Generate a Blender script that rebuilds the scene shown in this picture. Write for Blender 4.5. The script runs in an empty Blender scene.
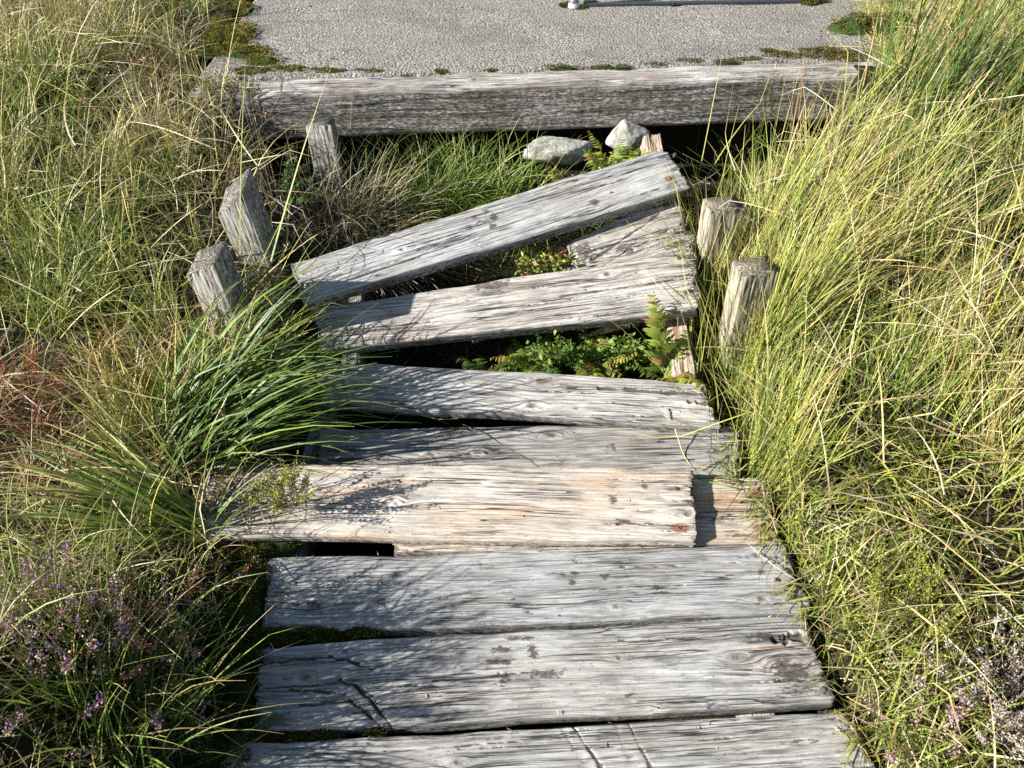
import bpy, math
import numpy as np
from mathutils import Matrix, Vector

rng = np.random.default_rng(7)
SC = bpy.context.scene
COL = SC.collection
F, H, PITCH = 770.0, 1.78, math.radians(44)
SUN_EL, SUN_AZ = math.radians(28.5), math.radians(15)

# ------------------------------------------------------------------ helpers
def ray(x, y):
    a = (x - 512) / F; b = (384 - y) / F; c, s = math.cos(PITCH), math.sin(PITCH)
    return np.array([a, c + b * s, -s + b * c])

def at_z(x, y, z):
    r = ray(x, y); return np.array([0, 0, H]) + (z - H) / r[2] * r

def at_y(x, y, Y):
    r = ray(x, y); return np.array([0, 0, H]) + Y / r[1] * r

def at_plane(x, y, zc, yc, ty, tx=0.0):
    r = ray(x, y)
    k = (zc - H - ty * yc) / (r[2] - ty * r[1] - tx * r[0])
    return np.array([0, 0, H]) + k * r

def ramp(Y):
    return np.clip((np.asarray(Y, float) - 1.62) * 0.28, 0, 0.43)

def _hash(ix, iy, iz, seed):
    n = (ix.astype(np.int64) * 374761393 + iy.astype(np.int64) * 668265263 + iz.astype(np.int64) * 2147483647 + seed * 1274126177) & 0xFFFFFFFF
    n = ((n ^ (n >> 13)) * 1274126177) & 0xFFFFFFFF
    n = (n ^ (n >> 16)) & 0xFFFFFFFF
    return n / 4294967295.0

def vnoise(x, y, z=0.0, seed=0):
    x, y, z = np.broadcast_arrays(np.asarray(x, float), np.asarray(y, float), np.asarray(z, float))
    ix, iy, iz = np.floor(x), np.floor(y), np.floor(z)
    fx, fy, fz = x - ix, y - iy, z - iz
    fx = fx * fx * (3 - 2 * fx); fy = fy * fy * (3 - 2 * fy); fz = fz * fz * (3 - 2 * fz)
    out = 0
    for a in (0, 1):
        for b in (0, 1):
            for c in (0, 1):
                w = (fx if a else 1 - fx) * (fy if b else 1 - fy) * (fz if c else 1 - fz)
                out = out + w * _hash(ix + a, iy + b, iz + c, seed)
    return out * 2 - 1

def fbm(x, y, z=0.0, seed=0, oct=3):
    s, a = 0, 1.0
    for k in range(oct):
        s = s + a * vnoise(np.asarray(x) * 2 ** k, np.asarray(y) * 2 ** k, np.asarray(z) * 2 ** k, seed + k)
        a *= 0.5
    return s

def tag(o, label=None, cat=None, group=None, kind=None):
    if label: o['label'] = label
    if cat: o['category'] = cat
    if group: o['group'] = group
    if kind: o['kind'] = kind
    return o

def link(name, me, mat=None, parent=None):
    o = bpy.data.objects.new(name, me); COL.objects.link(o)
    if mat is not None: me.materials.append(mat)
    if parent is not None: o.parent = parent
    return o

def empty(name, loc=(0, 0, 0)):
    o = bpy.data.objects.new(name, None); COL.objects.link(o); o.location = loc
    o.empty_display_size = 0.05
    return o

def np_mesh(name, verts, faces, smooth=True):
    """faces: (n,4) or (n,3) int array, or a list of such arrays"""
    me = bpy.data.meshes.new(name)
    if not isinstance(faces, list): faces = [faces]
    faces = [np.asarray(f, np.int32) for f in faces if len(f)]
    nl = sum(f.size for f in faces); nf = sum(len(f) for f in faces)
    me.vertices.add(len(verts)); me.vertices.foreach_set('co', np.asarray(verts, np.float32).ravel())
    me.loops.add(nl); me.polygons.add(nf)
    me.loops.foreach_set('vertex_index', np.concatenate([f.ravel() for f in faces]))
    tot = np.concatenate([np.full(len(f), f.shape[1], np.int32) for f in faces])
    st = np.concatenate([[0], np.cumsum(tot)[:-1]]).astype(np.int32)
    me.polygons.foreach_set('loop_start', st)
    me.polygons.foreach_set('loop_total', tot)
    me.polygons.foreach_set('use_smooth', np.full(nf, smooth, bool))
    me.update(calc_edges=True)
    return me

def add_attr(me, name, arr):
    arr = np.asarray(arr, np.float32)
    if arr.ndim == 1:
        a = me.attributes.new(name, 'FLOAT', 'POINT'); a.data.foreach_set('value', arr)
    else:
        a = me.attributes.new(name, 'FLOAT_VECTOR', 'POINT'); a.data.foreach_set('vector', arr.ravel())

# ------------------------------------------------------------------ node helper
class NT:
    def __init__(self, name):
        self.m = bpy.data.materials.new(name); self.m.use_nodes = True
        self.t = self.m.node_tree; self.t.nodes.clear()
        self.out = self.n('ShaderNodeOutputMaterial')
    def n(self, typ, **kw):
        nd = self.t.nodes.new(typ)
        for k, v in kw.items(): setattr(nd, k, v)
        return nd
    def put(self, sock, v):
        if hasattr(v, 'is_output') or isinstance(v, bpy.types.NodeSocket): self.t.links.new(v, sock)
        else:
            if isinstance(v, (tuple, list)) and len(v) == 3 and sock.type == 'RGBA': v = (*v, 1)
            sock.default_value = v
    def math(self, op, a, b=0.5, c=None, clamp=False):
        nd = self.n('ShaderNodeMath', operation=op); nd.use_clamp = clamp
        self.put(nd.inputs[0], a); self.put(nd.inputs[1], b)
        if c is not None: self.put(nd.inputs[2], c)
        return nd.outputs[0]
    def attr(self, name, vec=False):
        nd = self.n('ShaderNodeAttribute', attribute_name=name)
        return nd.outputs['Vector' if vec else 'Fac']
    def vmul(self, v, s):
        nd = self.n('ShaderNodeVectorMath', operation='MULTIPLY')
        self.put(nd.inputs[0], v); nd.inputs[1].default_value = s; return nd.outputs[0]
    def vadd(self, v, s):
        nd = self.n('ShaderNodeVectorMath', operation='ADD')
        self.put(nd.inputs[0], v); self.put(nd.inputs[1], s); return nd.outputs[0]
    def noise(self, vec, scale=1.0, detail=3.0, rough=0.55, dist=0.0):
        nd = self.n('ShaderNodeTexNoise'); self.put(nd.inputs['Vector'], vec)
        nd.inputs['Scale'].default_value = scale; nd.inputs['Detail'].default_value = detail
        nd.inputs['Roughness'].default_value = rough; nd.inputs['Distortion'].default_value = dist
        return nd.outputs['Fac']
    def ramp(self, f, stops, interp='LINEAR'):
        nd = self.n('ShaderNodeValToRGB'); cr = nd.color_ramp; cr.interpolation = interp
        while len(cr.elements) < len(stops): cr.elements.new(0.5)
        for e, (p, c) in zip(cr.elements, stops):
            e.position = p; e.color = (c, c, c, 1) if isinstance(c, (int, float)) else (*c, 1)
        self.put(nd.inputs[0], f); return nd.outputs[0]
    def mix(self, f, a, b, blend='MIX'):
        nd = self.n('ShaderNodeMix', data_type='RGBA', blend_type=blend)
        self.put(nd.inputs[0], f); self.put(nd.inputs[6], a); self.put(nd.inputs[7], b)
        return nd.outputs[2]
    def bump(self, h, dist, strength=1.0, normal=None):
        nd = self.n('ShaderNodeBump'); nd.inputs['Distance'].default_value = dist
        nd.inputs['Strength'].default_value = strength; self.put(nd.inputs['Height'], h)
        if normal is not None: self.put(nd.inputs['Normal'], normal)
        return nd.outputs[0]
    def principled(self, color, rough=0.8, normal=None, spec=0.3, metallic=0.0):
        nd = self.n('ShaderNodeBsdfPrincipled'); self.put(nd.inputs['Base Color'], color)
        self.put(nd.inputs['Roughness'], rough); nd.inputs['Specular IOR Level'].default_value = spec
        nd.inputs['Metallic'].default_value = metallic
        if normal is not None: self.put(nd.inputs['Normal'], normal)
        return nd.outputs[0]
    def done(self, sh):
        self.t.links.new(sh, self.out.inputs['Surface']); return self.m

# ------------------------------------------------------------------ materials
def wood_mat(name, seed, light=(.50, .48, .44), mid=(.31, .295, .27), dark=(.10, .09, .078), warm=(.46, .35, .24), warm_amt=0.25, contrast=1.0, bump=1.0):
    w = NT(name)
    gp = w.vadd(w.attr('gp', True), (seed * 3.17, seed * 1.73, seed * 0.91))
    rings = w.noise(w.vmul(gp, (0.9, 42, 42)), 1, 3, .55, 0.15)
    fine = w.noise(w.vmul(gp, (7, 300, 300)), 1, 4, .65)
    fib = w.noise(w.vmul(gp, (16, 700, 700)), 1, 2, .6)
    crk = w.noise(w.vmul(gp, (1.7, 75, 75)), 1, 2, .5)
    crk_reg = w.noise(w.vmul(gp, (3.0, 14, 14)), 1, 2, .5)
    blot = w.noise(w.vmul(gp, (3.5, 9, 9)), 1, 4, .6)
    blot2 = w.noise(w.vmul(gp, (9, 30, 30)), 1, 4, .65)
    wrm = w.noise(w.vmul(gp, (2.2, 11, 11)), 1.3, 3, .6)
    sx = w.n('ShaderNodeSeparateXYZ'); w.put(sx.inputs[0], gp)
    rv = w.math('ADD', w.math('MULTIPLY', sx.outputs[1], 62), w.math('MULTIPLY', sx.outputs[2], 34))
    rv = w.math('ADD', rv, w.math('MULTIPLY', w.noise(w.vmul(gp, (.7, 9, 9)), 1, 3, .5), 9))
    rv = w.math('ADD', rv, w.math('MULTIPLY', w.noise(w.vmul(gp, (9, 120, 120)), 1, 3, .6), .7))
    fr = w.math('FRACT', rv)
    late = w.ramp(fr, [(.0, .0), (.45, .10), (.80, .75), (.90, 1.0), (.97, 0.0)])
    fade = w.ramp(w.noise(w.vmul(gp, (4.5, 26, 26)), 1, 3, .6), [(.36, .12), (.62, 1.0)])
    late = w.math('MULTIPLY', late, fade)
    dash = w.ramp(w.noise(w.vmul(w.vadd(gp, (3.1, 7.7, 1.3)), (5.5, 230, 230)), 1, 3, .6), [(.55, 0), (.62, 1)])
    dash = w.math('MULTIPLY', dash, w.ramp(w.noise(w.vmul(gp, (5, 20, 20)), 1, 2, .6), [(.40, .15), (.60, 1)]))
    silv = w.ramp(w.noise(w.vmul(w.vadd(gp, (9.1, 2.7, 5.3)), (7, 150, 150)), 1, 3, .6), [(.54, 0), (.64, 1)])
    pit = w.ramp(w.noise(w.vmul(gp, (55, 260, 260)), 1, 2, .6), [(.66, 0), (.74, 1)])
    fdark = w.ramp(fine, [(.30, 1.0), (.52, 0.0)])
    col = w.mix(w.ramp(blot, [(.34, 0.0), (.66, 1.0)]), mid, light)
    col = w.mix(w.math('MULTIPLY', w.ramp(wrm, [(.46, 0), (.68, 1)]), warm_amt * 1.6, clamp=True), col, warm)
    col = w.mix(w.math('MULTIPLY', silv, .45), col, tuple(min(.72, c * 1.28) for c in light))
    col = w.mix(w.math('MULTIPLY', late, .60 * contrast), col, dark)
    col = w.mix(w.math('MULTIPLY', dash, .62 * contrast), col, tuple(c * .6 for c in dark))
    col = w.mix(w.math('MULTIPLY', pit, .6 * contrast), col, tuple(c * .5 for c in dark))
    col = w.mix(w.math('MULTIPLY', fdark, .62 * contrast), col, dark)
    col = w.mix(w.math('MULTIPLY', w.ramp(fib, [(.30, 1.0), (.55, 0.0)]), .35 * contrast), col, dark)
    col = w.mix(w.math('MULTIPLY', w.ramp(blot2, [(.54, 0), (.72, 1)]), .6), col, dark)
    c = w.math('ABSOLUTE', w.math('SUBTRACT', crk, .5))
    cm = w.math('MULTIPLY', w.ramp(c, [(.0, 1.0), (.010, .95), (.026, 0.0)]), w.ramp(crk_reg, [(.46, 0), (.56, 1)]))
    col = w.mix(w.math('MULTIPLY', cm, .9), col, (.022, .02, .018))
    # marks that stay with the board
    edge_n = w.noise(w.vmul(w.n('ShaderNodeTexCoord').outputs['Object'], (55, 150, 150)), 1, 4, .75)
    def mask(nm, k=.5):
        a = w.attr(nm)
        return w.ramp(w.math('ADD', a, w.math('MULTIPLY', w.math('SUBTRACT', edge_n, .5), k)), [(.34, 0), (.60, 1)])
    kn = w.attr('knot')
    knc = w.ramp(w.noise(w.vmul(gp, (60, 260, 260)), 1, 2, .5), [(.35, (.045, .032, .022)), (.65, (.17, .13, .09))])
    kn = w.math('ADD', kn, w.math('MULTIPLY', w.math('SUBTRACT', w.noise(w.vmul(w.n('ShaderNodeTexCoord').outputs['Object'], (70, 110, 110)), 1, 3, .6), .5), .9))
    col = w.mix(w.math('MULTIPLY', w.ramp(kn, [(.35, 0), (.85, 1)]), .8), col, knc)
    col = w.mix(w.math('MULTIPLY', mask('stain_shade', 2.4), .88), col, (.055, .045, .036))
    col = w.mix(w.math('MULTIPLY', mask('rust', .5), .75), col, (.17, .055, .02))
    col = w.mix(w.math('MULTIPLY', mask('pale', 1.2), .45), col, (.58, .55, .50))
    col = w.mix(w.math('MULTIPLY', mask('green', 1.2), .85), col, (.055, .06, .02))
    h = w.math('MULTIPLY', fine, .55)
    h = w.math('ADD', h, w.math('MULTIPLY', rings, .9))
    h = w.math('ADD', h, w.math('MULTIPLY', fib, .25))
    h = w.math('ADD', h, w.math('MULTIPLY', blot2, .35))
    h = w.math('SUBTRACT', h, w.math('MULTIPLY', late, .45))
    h = w.math('SUBTRACT', h, w.math('MULTIPLY', dash, .35))
    h = w.math('SUBTRACT', h, w.math('MULTIPLY', pit, .3))
    h = w.math('SUBTRACT', h, w.math('MULTIPLY', cm, 1.2))
    nrm = w.bump(h, .0032 * bump, .9)
    return w.done(w.principled(col, .82, nrm, .25))

def leaf_mat(name, trans=.35, rough=.5, spec=.35):
    w = NT(name)
    c = w.attr('col', True)
    geo = w.n('ShaderNodeNewGeometry')
    nz = w.noise(w.vmul(geo.outputs['Position'], (160, 160, 60)), 1, 2, .6)
    c2 = w.mix(w.math('MULTIPLY', w.ramp(nz, [(.35, 1), (.6, 0)]), .35), c, w.mix(.5, c, (.05, .04, .02)))
    p = w.principled(c2, rough, None, spec)
    tr = w.n('ShaderNodeBsdfTranslucent'); w.put(tr.inputs['Color'], c2)
    mx = w.n('ShaderNodeMixShader'); mx.inputs[0].default_value = trans
    w.t.links.new(p, mx.inputs[1]); w.t.links.new(tr.outputs[0], mx.inputs[2])
    return w.done(mx.outputs[0])

M_LEAF = leaf_mat('grass_blade', .24)
M_FERN = leaf_mat('fern_leaf', .4, .55)
M_MOSS = leaf_mat('moss_leaf', .2, .8, .1)
M_HEATH = leaf_mat('heather_leaf', .25, .7, .15)

def soil_mat():
    w = NT('peaty_soil'); g = w.n('ShaderNodeNewGeometry').outputs['Position']
    a = w.noise(w.vmul(g, (9, 9, 9)), 1, 6, .65); b = w.noise(w.vmul(g, (90, 90, 90)), 1, 4, .7)
    c = w.noise(w.vmul(g, (1.3, 1.3, 1.3)), 1, 4, .6)
    col = w.mix(w.ramp(a, [(.35, 0), (.65, 1)]), (.010, .008, .005), (.032, .025, .014))
    col = w.mix(w.math('MULTIPLY', w.ramp(b, [(.5, 0), (.72, 1)]), .7), col, (.075, .058, .032))
    col = w.mix(w.math('MULTIPLY', w.ramp(c, [(.42, 0), (.62, 1)]), .55), col, (.024, .032, .009))
    h = w.math('ADD', w.math('MULTIPLY', a, .6), b)
    return w.done(w.principled(col, .95, w.bump(h, .02, .8), .1))

def concrete_mat():
    w = NT('exposed_aggregate_concrete'); g = w.n('ShaderNodeNewGeometry').outputs['Position']
    v = w.n('ShaderNodeTexVoronoi'); w.put(v.inputs['Vector'], g); v.inputs['Scale'].default_value = 100; v.inputs['Randomness'].default_value = 1
    v2 = w.n('ShaderNodeTexVoronoi'); w.put(v2.inputs['Vector'], g); v2.inputs['Scale'].default_value = 260
    sep = w.n('ShaderNodeSeparateColor'); w.put(sep.inputs[0], v.outputs['Color'])
    sep2 = w.n('ShaderNodeSeparateColor'); w.put(sep2.inputs[0], v2.outputs['Color'])
    big = w.noise(w.vmul(g, (1.8, 2.6, 1.8)), 1, 5, .6)
    agg = w.ramp(sep.outputs[0], [(0, (.13, .12, .115)), (.2, (.20, .187, .16)), (.5, (.285, .265, .228)), (.75, (.36, .336, .292)), (.93, (.50, .485, .45))], 'CONSTANT')
    agg2 = w.ramp(sep2.outputs[0], [(0, (.12, .11, .10)), (.35, (.25, .237, .215)), (.8, (.44, .425, .395))])
    col = w.mix(.4, agg, agg2)
    d = w.ramp(v.outputs['Distance'], [(.35, 0), (.62, 1)])
    col = w.mix(w.math('MULTIPLY', d, .55), col, (.085, .075, .06))
    col = w.mix(w.math('MULTIPLY', w.ramp(big, [(.36, 1), (.60, 0)]), .55), col, (.20, .18, .14))
    damp = w.noise(w.vmul(g, (3.2, 5.5, 3)), 1, 5, .65)
    col = w.mix(w.math('MULTIPLY', w.ramp(damp, [(.50, 0), (.66, 1)]), .45), col, (.10, .092, .078))
    spot = w.noise(w.vmul(g, (16, 16, 16)), 1, 4, .6)
    col = w.mix(w.ramp(spot, [(.70, 0), (.74, .9)]), col, (.035, .028, .018))
    h = w.math('SUBTRACT', w.math('MULTIPLY', sep.outputs[0], .5), v.outputs['Distance'])
    h2 = w.math('ADD', h, w.math('MULTIPLY', sep2.outputs[1], .3))
    return w.done(w.principled(col, .85, w.bump(h2, .006, .8), .25))

def stone_mat():
    w = NT('lichen_stone'); g = w.n('ShaderNodeTexCoord').outputs['Object']
    a = w.noise(w.vmul(g, (14, 14, 14)), 1, 6, .65); b = w.noise(w.vmul(g, (70, 70, 70)), 1, 4, .7)
    col = w.mix(w.ramp(a, [(.38, 0), (.6, 1)]), (.15, .145, .115), (.40, .395, .36))
    col = w.mix(w.math('MULTIPLY', w.ramp(b, [(.5, 0), (.7, 1)]), .6), col, (.10, .095, .08))
    return w.done(w.principled(col, .85, w.bump(w.math('ADD', a, w.math('MULTIPLY', b, .4)), .02, .7), .25))

def screw_mat():
    w = NT('rusty_steel'); g = w.n('ShaderNodeTexCoord').outputs['Object']
    a = w.noise(w.vmul(g, (300, 300, 300)), 1, 4, .6)
    col = w.mix(a, (.035, .022, .018), (.16, .07, .04))
    return w.done(w.principled(col, .7, w.bump(a, .001, .5), .4, .3))

def metal_mat():
    w = NT('galvanised_steel'); g = w.n('ShaderNodeTexCoord').outputs['Object']
    a = w.noise(w.vmul(g, (60, 60, 20)), 1, 4, .6)
    col = w.mix(a, (.50, .52, .55), (.66, .68, .70))
    return w.done(w.principled(col, .45, None, .5, .75))

def shadow_bar_mat():
    w = NT('dark_shadow_bar'); g = w.n('ShaderNodeTexCoord').outputs['Object']  # near-black colour for the bar drawn as a shadow line
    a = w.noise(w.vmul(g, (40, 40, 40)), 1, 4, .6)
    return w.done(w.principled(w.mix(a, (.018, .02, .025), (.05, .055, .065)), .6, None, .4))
M_SHADOW_BAR = shadow_bar_mat()
M_SOIL, M_CONC, M_STONE, M_SCREW, M_METAL = soil_mat(), concrete_mat(), stone_mat(), screw_mat(), metal_mat()

# ------------------------------------------------------------------ timber
def timber_mesh(name, quad, th, seed, knots=(), marks=(), gouges=(), warp=.0032, chip=.010, endrag=.008, r=.006, dx=.0034, dy=.0024,
                wave=.0042, end_cut=None, bowed=0.0, split_ends=1.0):
    """quad: local (x,y) corners FL,FR,NR,NL on the top plane; th: thickness below it."""
    q = np.array(quad, float)
    L = max(np.linalg.norm(q[1] - q[0]), np.linalg.norm(q[2] - q[3])); W = .5 * (np.linalg.norm(q[0] - q[3]) + np.linalg.norm(q[1] - q[2]))
    ns = max(24, int(L / dx)); nt = max(14, int(W / dy))
    s = np.linspace(0, 1, ns)
    prof = []
    for t in np.linspace(1, 0, nt):
        e = min(t, 1 - t) * W
        d = r - math.sqrt(max(0, r * r - max(0, r - e) ** 2)) if e < r else 0.0
        prof.append((t, d))
    nside = max(5, int((th - 2 * r) / .006))
    side = np.linspace(r * 1.2, th - r, nside)
    prof += [(0.0, d) for d in side]
    prof += [(t, th) for t in np.linspace(.02, .98, 6)]
    prof += [(1.0, d) for d in side[::-1]]
    prof = np.array(prof); m = len(prof)
    S, T = np.meshgrid(s, prof[:, 0], indexing='ij'); D = np.broadcast_to(prof[:, 1], S.shape)
    P = lambda k: ((1 - S) * T * q[0][k] + S * T * q[1][k] + S * (1 - T) * q[2][k] + (1 - S) * (1 - T) * q[3][k])
    X, Y = P(0), P(1); Z = -D.copy()
    top = np.clip(1 - D / max(th * .6, 1e-4), 0, 1)
    # features
    kn = np.zeros_like(X); stain_shade = np.zeros_like(X); rust = np.zeros_like(X); pale = np.zeros_like(X); green = np.zeros_like(X)
    gy = Y.copy(); dz = np.zeros_like(X)
    gy += .0035 * vnoise(X * 2.1, Y * 3 + seed, 0, seed) + .008 * vnoise(X * .8, 0 * Y, 0, seed + 9)
    for kx, ky, kr in knots:
        kr = kr * .72
        ddx = (X - kx) / 2.4; ddy = Y - ky; rr = np.sqrt(ddx ** 2 + ddy ** 2) + 1e-6
        infl = np.where(rr > kr, -ddy * (kr / rr) ** 2, -ddy)
        gy = gy + infl * .7 + np.where(rr < kr, rr * .35, kr * .35 * np.exp(-(rr - kr) / kr))
        k2 = np.sqrt(((X - kx) / 1.35) ** 2 + ddy ** 2)
        kn = np.maximum(kn, np.clip(1.15 - k2 / kr, 0, 1))
        dz += .0035 * np.exp(-(rr / (kr * 1.6)) ** 2) - .003 * np.exp(-((k2 / (kr * .45)) ** 2))
    for kind, mx, my, rx, ry, amt in marks:
        dd = np.sqrt(((X - mx) / rx) ** 2 + ((Y - my) / ry) ** 2)
        v = amt * np.clip(1.25 - dd, 0, 1)
        tgt = {'stain_shade': stain_shade, 'rust': rust, 'pale': pale, 'green': green}[kind]
        np.maximum(tgt, v, out=tgt)
    for x0, y0, x1, y1, wd, dp, kind in gouges:
        a = np.array([x0, y0]); b = np.array([x1, y1]); ab = b - a; l2 = (ab ** 2).sum()
        tt = np.clip(((X - x0) * ab[0] + (Y - y0) * ab[1]) / l2, 0, 1)
        wob = .7 * wd * vnoise(tt * 5, 0 * tt, 0, seed + 21)
        sd = ((X - x0) * -ab[1] + (Y - y0) * ab[0]) / math.sqrt(l2) + wob
        dist = np.hypot(np.hypot(X - (x0 + tt * ab[0]), Y - (y0 + tt * ab[1])), 0)
        g = np.clip(1.2 - np.maximum(dist, np.abs(sd)) / (wd * (.75 + .5 * vnoise(tt * 11, 3.0, 0, seed + 22))), 0, 1); g = g * g * (3 - 2 * g)
        dz -= dp * g
        if kind: np.maximum({'stain_shade': stain_shade, 'pale': pale}[kind], g, out={'stain_shade': stain_shade, 'pale': pale}[kind])
    # weathered relief: low waves, raised grain, chips
    dz += warp * fbm(X * 3, Y * 9, 0, seed + 1, 3) + .0011 * vnoise(X * 5, gy * 95, 0, seed + 2) * top + .0012 * vnoise(X * 22, gy * 160, 0, seed + 12) * top
    e = np.minimum(T, 1 - T) * W
    ed = np.exp(-e / .012)
    dz -= ed * top * chip * np.clip(vnoise(X * 9, T * 2, 0, seed + 3) + .25, 0, 1)
    sgn = np.where(T > .5, 1, -1)
    Y = Y + sgn * np.exp(-e / .02) * (wave * vnoise(X * 3.3, sgn * 3.0, 0, seed + 4) + wave * .35 * vnoise(X * 6, sgn * 5.0, D * 75, seed + 5) + wave * .15 * vnoise(X * 40, sgn * 5.0, D * 15, seed + 5))
    Y = Y + bowed * (4 * (S - .5) ** 2 - .33)
    # rough ends
    for end, sg in ((0, -1), (1, 1)):
        dl = np.abs(S - end) * L
        wgt = np.exp(-dl / .012)
        n = vnoise(gy * 55, Z * 30, 0, seed + 6 + end) + .8 * vnoise(gy * 180, Z * 120, 0, seed + 8 + end) + 1.2 * vnoise(gy * 14, 0 * Z, 0, seed + 16 + end)
        X = X + sg * endrag * n * wgt
        dz -= .006 * np.exp(-dl / .018) * top * np.clip(.3 + vnoise(gy * 80, 0 * X, 0, seed + 10 + end), 0, 1)
        # end checks (splits that start at the sawn end)
        ck = np.clip(.14 - np.abs(vnoise(gy * 26, 0 * X, 0, seed + 30 + end)), 0, 1) * 7 * np.exp(-dl / (.05 + .05 * vnoise(gy * 8, 0 * X, 0, seed + 31)))
        dz -= .005 * ck * top * split_ends
        np.maximum(stain_shade, np.clip(ck * .9 * split_ends * top, 0, 1), out=stain_shade)
        np.maximum(stain_shade, .55 * np.exp(-dl / .010), out=stain_shade)
    if end_cut is not None:
        X = X + np.clip((X / L + .5 - .6) / .4, 0, 1) * (end_cut[0] * Y + end_cut[1] * (Z + th / 2))
    np.maximum(stain_shade, .5 * np.clip((D - r) / .02, 0, 1) * (T < .02), out=stain_shade)  # shade of the front edge painted on: that side face alone is darkened
    Z = Z + dz * np.clip(1 - D / th, 0, 1)
    V = np.stack([X, Y, Z], -1).reshape(-1, 3)
    i, j = np.meshgrid(np.arange(ns - 1), np.arange(m), indexing='ij'); jn = (j + 1) % m
    Fq = np.stack([i * m + j, i * m + jn, (i + 1) * m + jn, (i + 1) * m + j], -1).reshape(-1, 4)
    # closed ends: strips between the top row and the row beneath it
    caps = []
    for base, flip in ((0, False), ((ns - 1) * m, True)):
        c = len(V); ring = np.arange(base, base + m)
        V = np.vstack([V, V[ring].mean(0)])
        tri = np.stack([np.full(m, c), np.roll(ring, -1), ring], -1)
        caps.append(tri[:, ::-1] if flip else tri)
    def ext(a): a = a.ravel(); return np.concatenate([a, [a[:m].mean(), a[-m:].mean()]])
    me = np_mesh(name, V, [Fq, caps[0], caps[1]])
    gp = np.stack([ext(X), ext(gy), ext(Z)], -1)
    add_attr(me, 'gp', gp)
    for nm, a in (('knot', kn), ('stain_shade', stain_shade), ('rust', rust), ('pale', pale), ('green', green)): add_attr(me, nm, ext(a))
    return me

def frame_from(corners):
    c = np.array(corners); o = c.mean(0)
    ex = (c[1] + c[2] - c[0] - c[3]); ex /= np.linalg.norm(ex)
    ey = (c[0] + c[1] - c[2] - c[3]); n = np.cross(ex, ey); n /= np.linalg.norm(n); ey = np.cross(n, ex)
    R = np.stack([ex, ey, n], 1)
    M = Matrix.Identity(4)
    for a in range(3):
        for b in range(3): M[a][b] = R[a, b]
        M[a][3] = o[a]
    return o, R, M

def screw_mesh(rad=.0065):
    n = 16; V = [(0, 0, .0012)]; Fs = []
    for rr, z in ((rad * .25, .0008), (rad * .3, .0022), (rad * .75, .0026), (rad, .0010), (rad * 1.02, -.012)):
        V += [(rr * math.cos(2 * math.pi * k / n), rr * math.sin(2 * math.pi * k / n), z) for k in range(n)]
    tri = [(0, 1 + k, 1 + (k + 1) % n) for k in range(n)]
    for l in range(4):
        for k in range(n):
            a = 1 + l * n + k; b = 1 + l * n + (k + 1) % n
            Fs.append((a, a + n, b + n, b))
    return np_mesh('screw', np.array(V), [np.array(tri), np.array(Fs)])

def plank(label, img, plane, seed, mat, th=.047, knots=(), marks=(), gouges=(), screws=(), name='boardwalk_plank', cat='plank', group='planks of the broken boardwalk', **kw):
    cor = [at_plane(x, y, *plane) for x, y in img]
    o, R, M = frame_from(cor)
    loc = lambda p: (R.T @ (np.asarray(p) - o))
    il = lambda x, y: loc(at_plane(x, y, *plane))
    def px(x, y):                                        # metres per picture pixel near that point, along and across
        a = il(x, y); return abs(il(x + 1, y)[0] - a[0]), abs(il(x, y + 1)[1] - a[1])
    quad = [loc(c)[:2] for c in cor]
    kn = []
    for x, y, rp in knots:
        a = il(x, y); kn.append((a[0], a[1], rp * px(x, y)[0]))
    mk = []
    for kind, x, y, rx, ry, amt in marks:
        a = il(x, y); sx, sy = px(x, y); mk.append((kind, a[0], a[1], rx * sx, ry * sy, amt))
    for x, y in screws:
        a = il(x, y); mk.append(('rust', a[0], a[1], .018, .010, .55))
    gg = []
    for x0, y0, x1, y1, wp, dp, kind in gouges:
        a, b = il(x0, y0), il(x1, y1); gg.append((a[0], a[1], b[0], b[1], wp * px(x0, y0)[0], dp, kind))
    cr = np.random.default_rng(seed * 7 + 1); qa = np.array(quad); hl, hw = np.abs(qa[:, 0]).min(), np.abs(qa[:, 1]).min()
    for _ in range(9):
        cx, cy, ln = cr.uniform(-hl, hl), cr.uniform(-.85, .85) * hw, cr.uniform(.05, .22)
        if cr.random() < .4: cx = math.copysign(hl - ln * .5, cx)
        gg.append((cx - ln / 2, cy, cx + ln / 2, cy + cr.normal(0, .003), cr.uniform(.0018, .0032), cr.uniform(.003, .007), 'stain_shade'))
    me = timber_mesh(name, quad, th, seed, kn, mk, gg, **kw)
    ob = link(name, me, mat); ob.matrix_world = M
    tag(ob, label, cat, group)
    for k, (x, y) in enumerate(screws):
        a = il(x, y)
        s = link('screw', SCREW, None, ob); s.location = (a[0], a[1], .0005 - .001 * (k % 2))
        s.rotation_euler = (.06 * math.sin(x), .06 * math.cos(y), x)
    PLANKS.append(cor)
    return ob, il

SCREW = screw_mesh(); SCREW.materials.append(M_SCREW)
PLANKS = []

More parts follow.
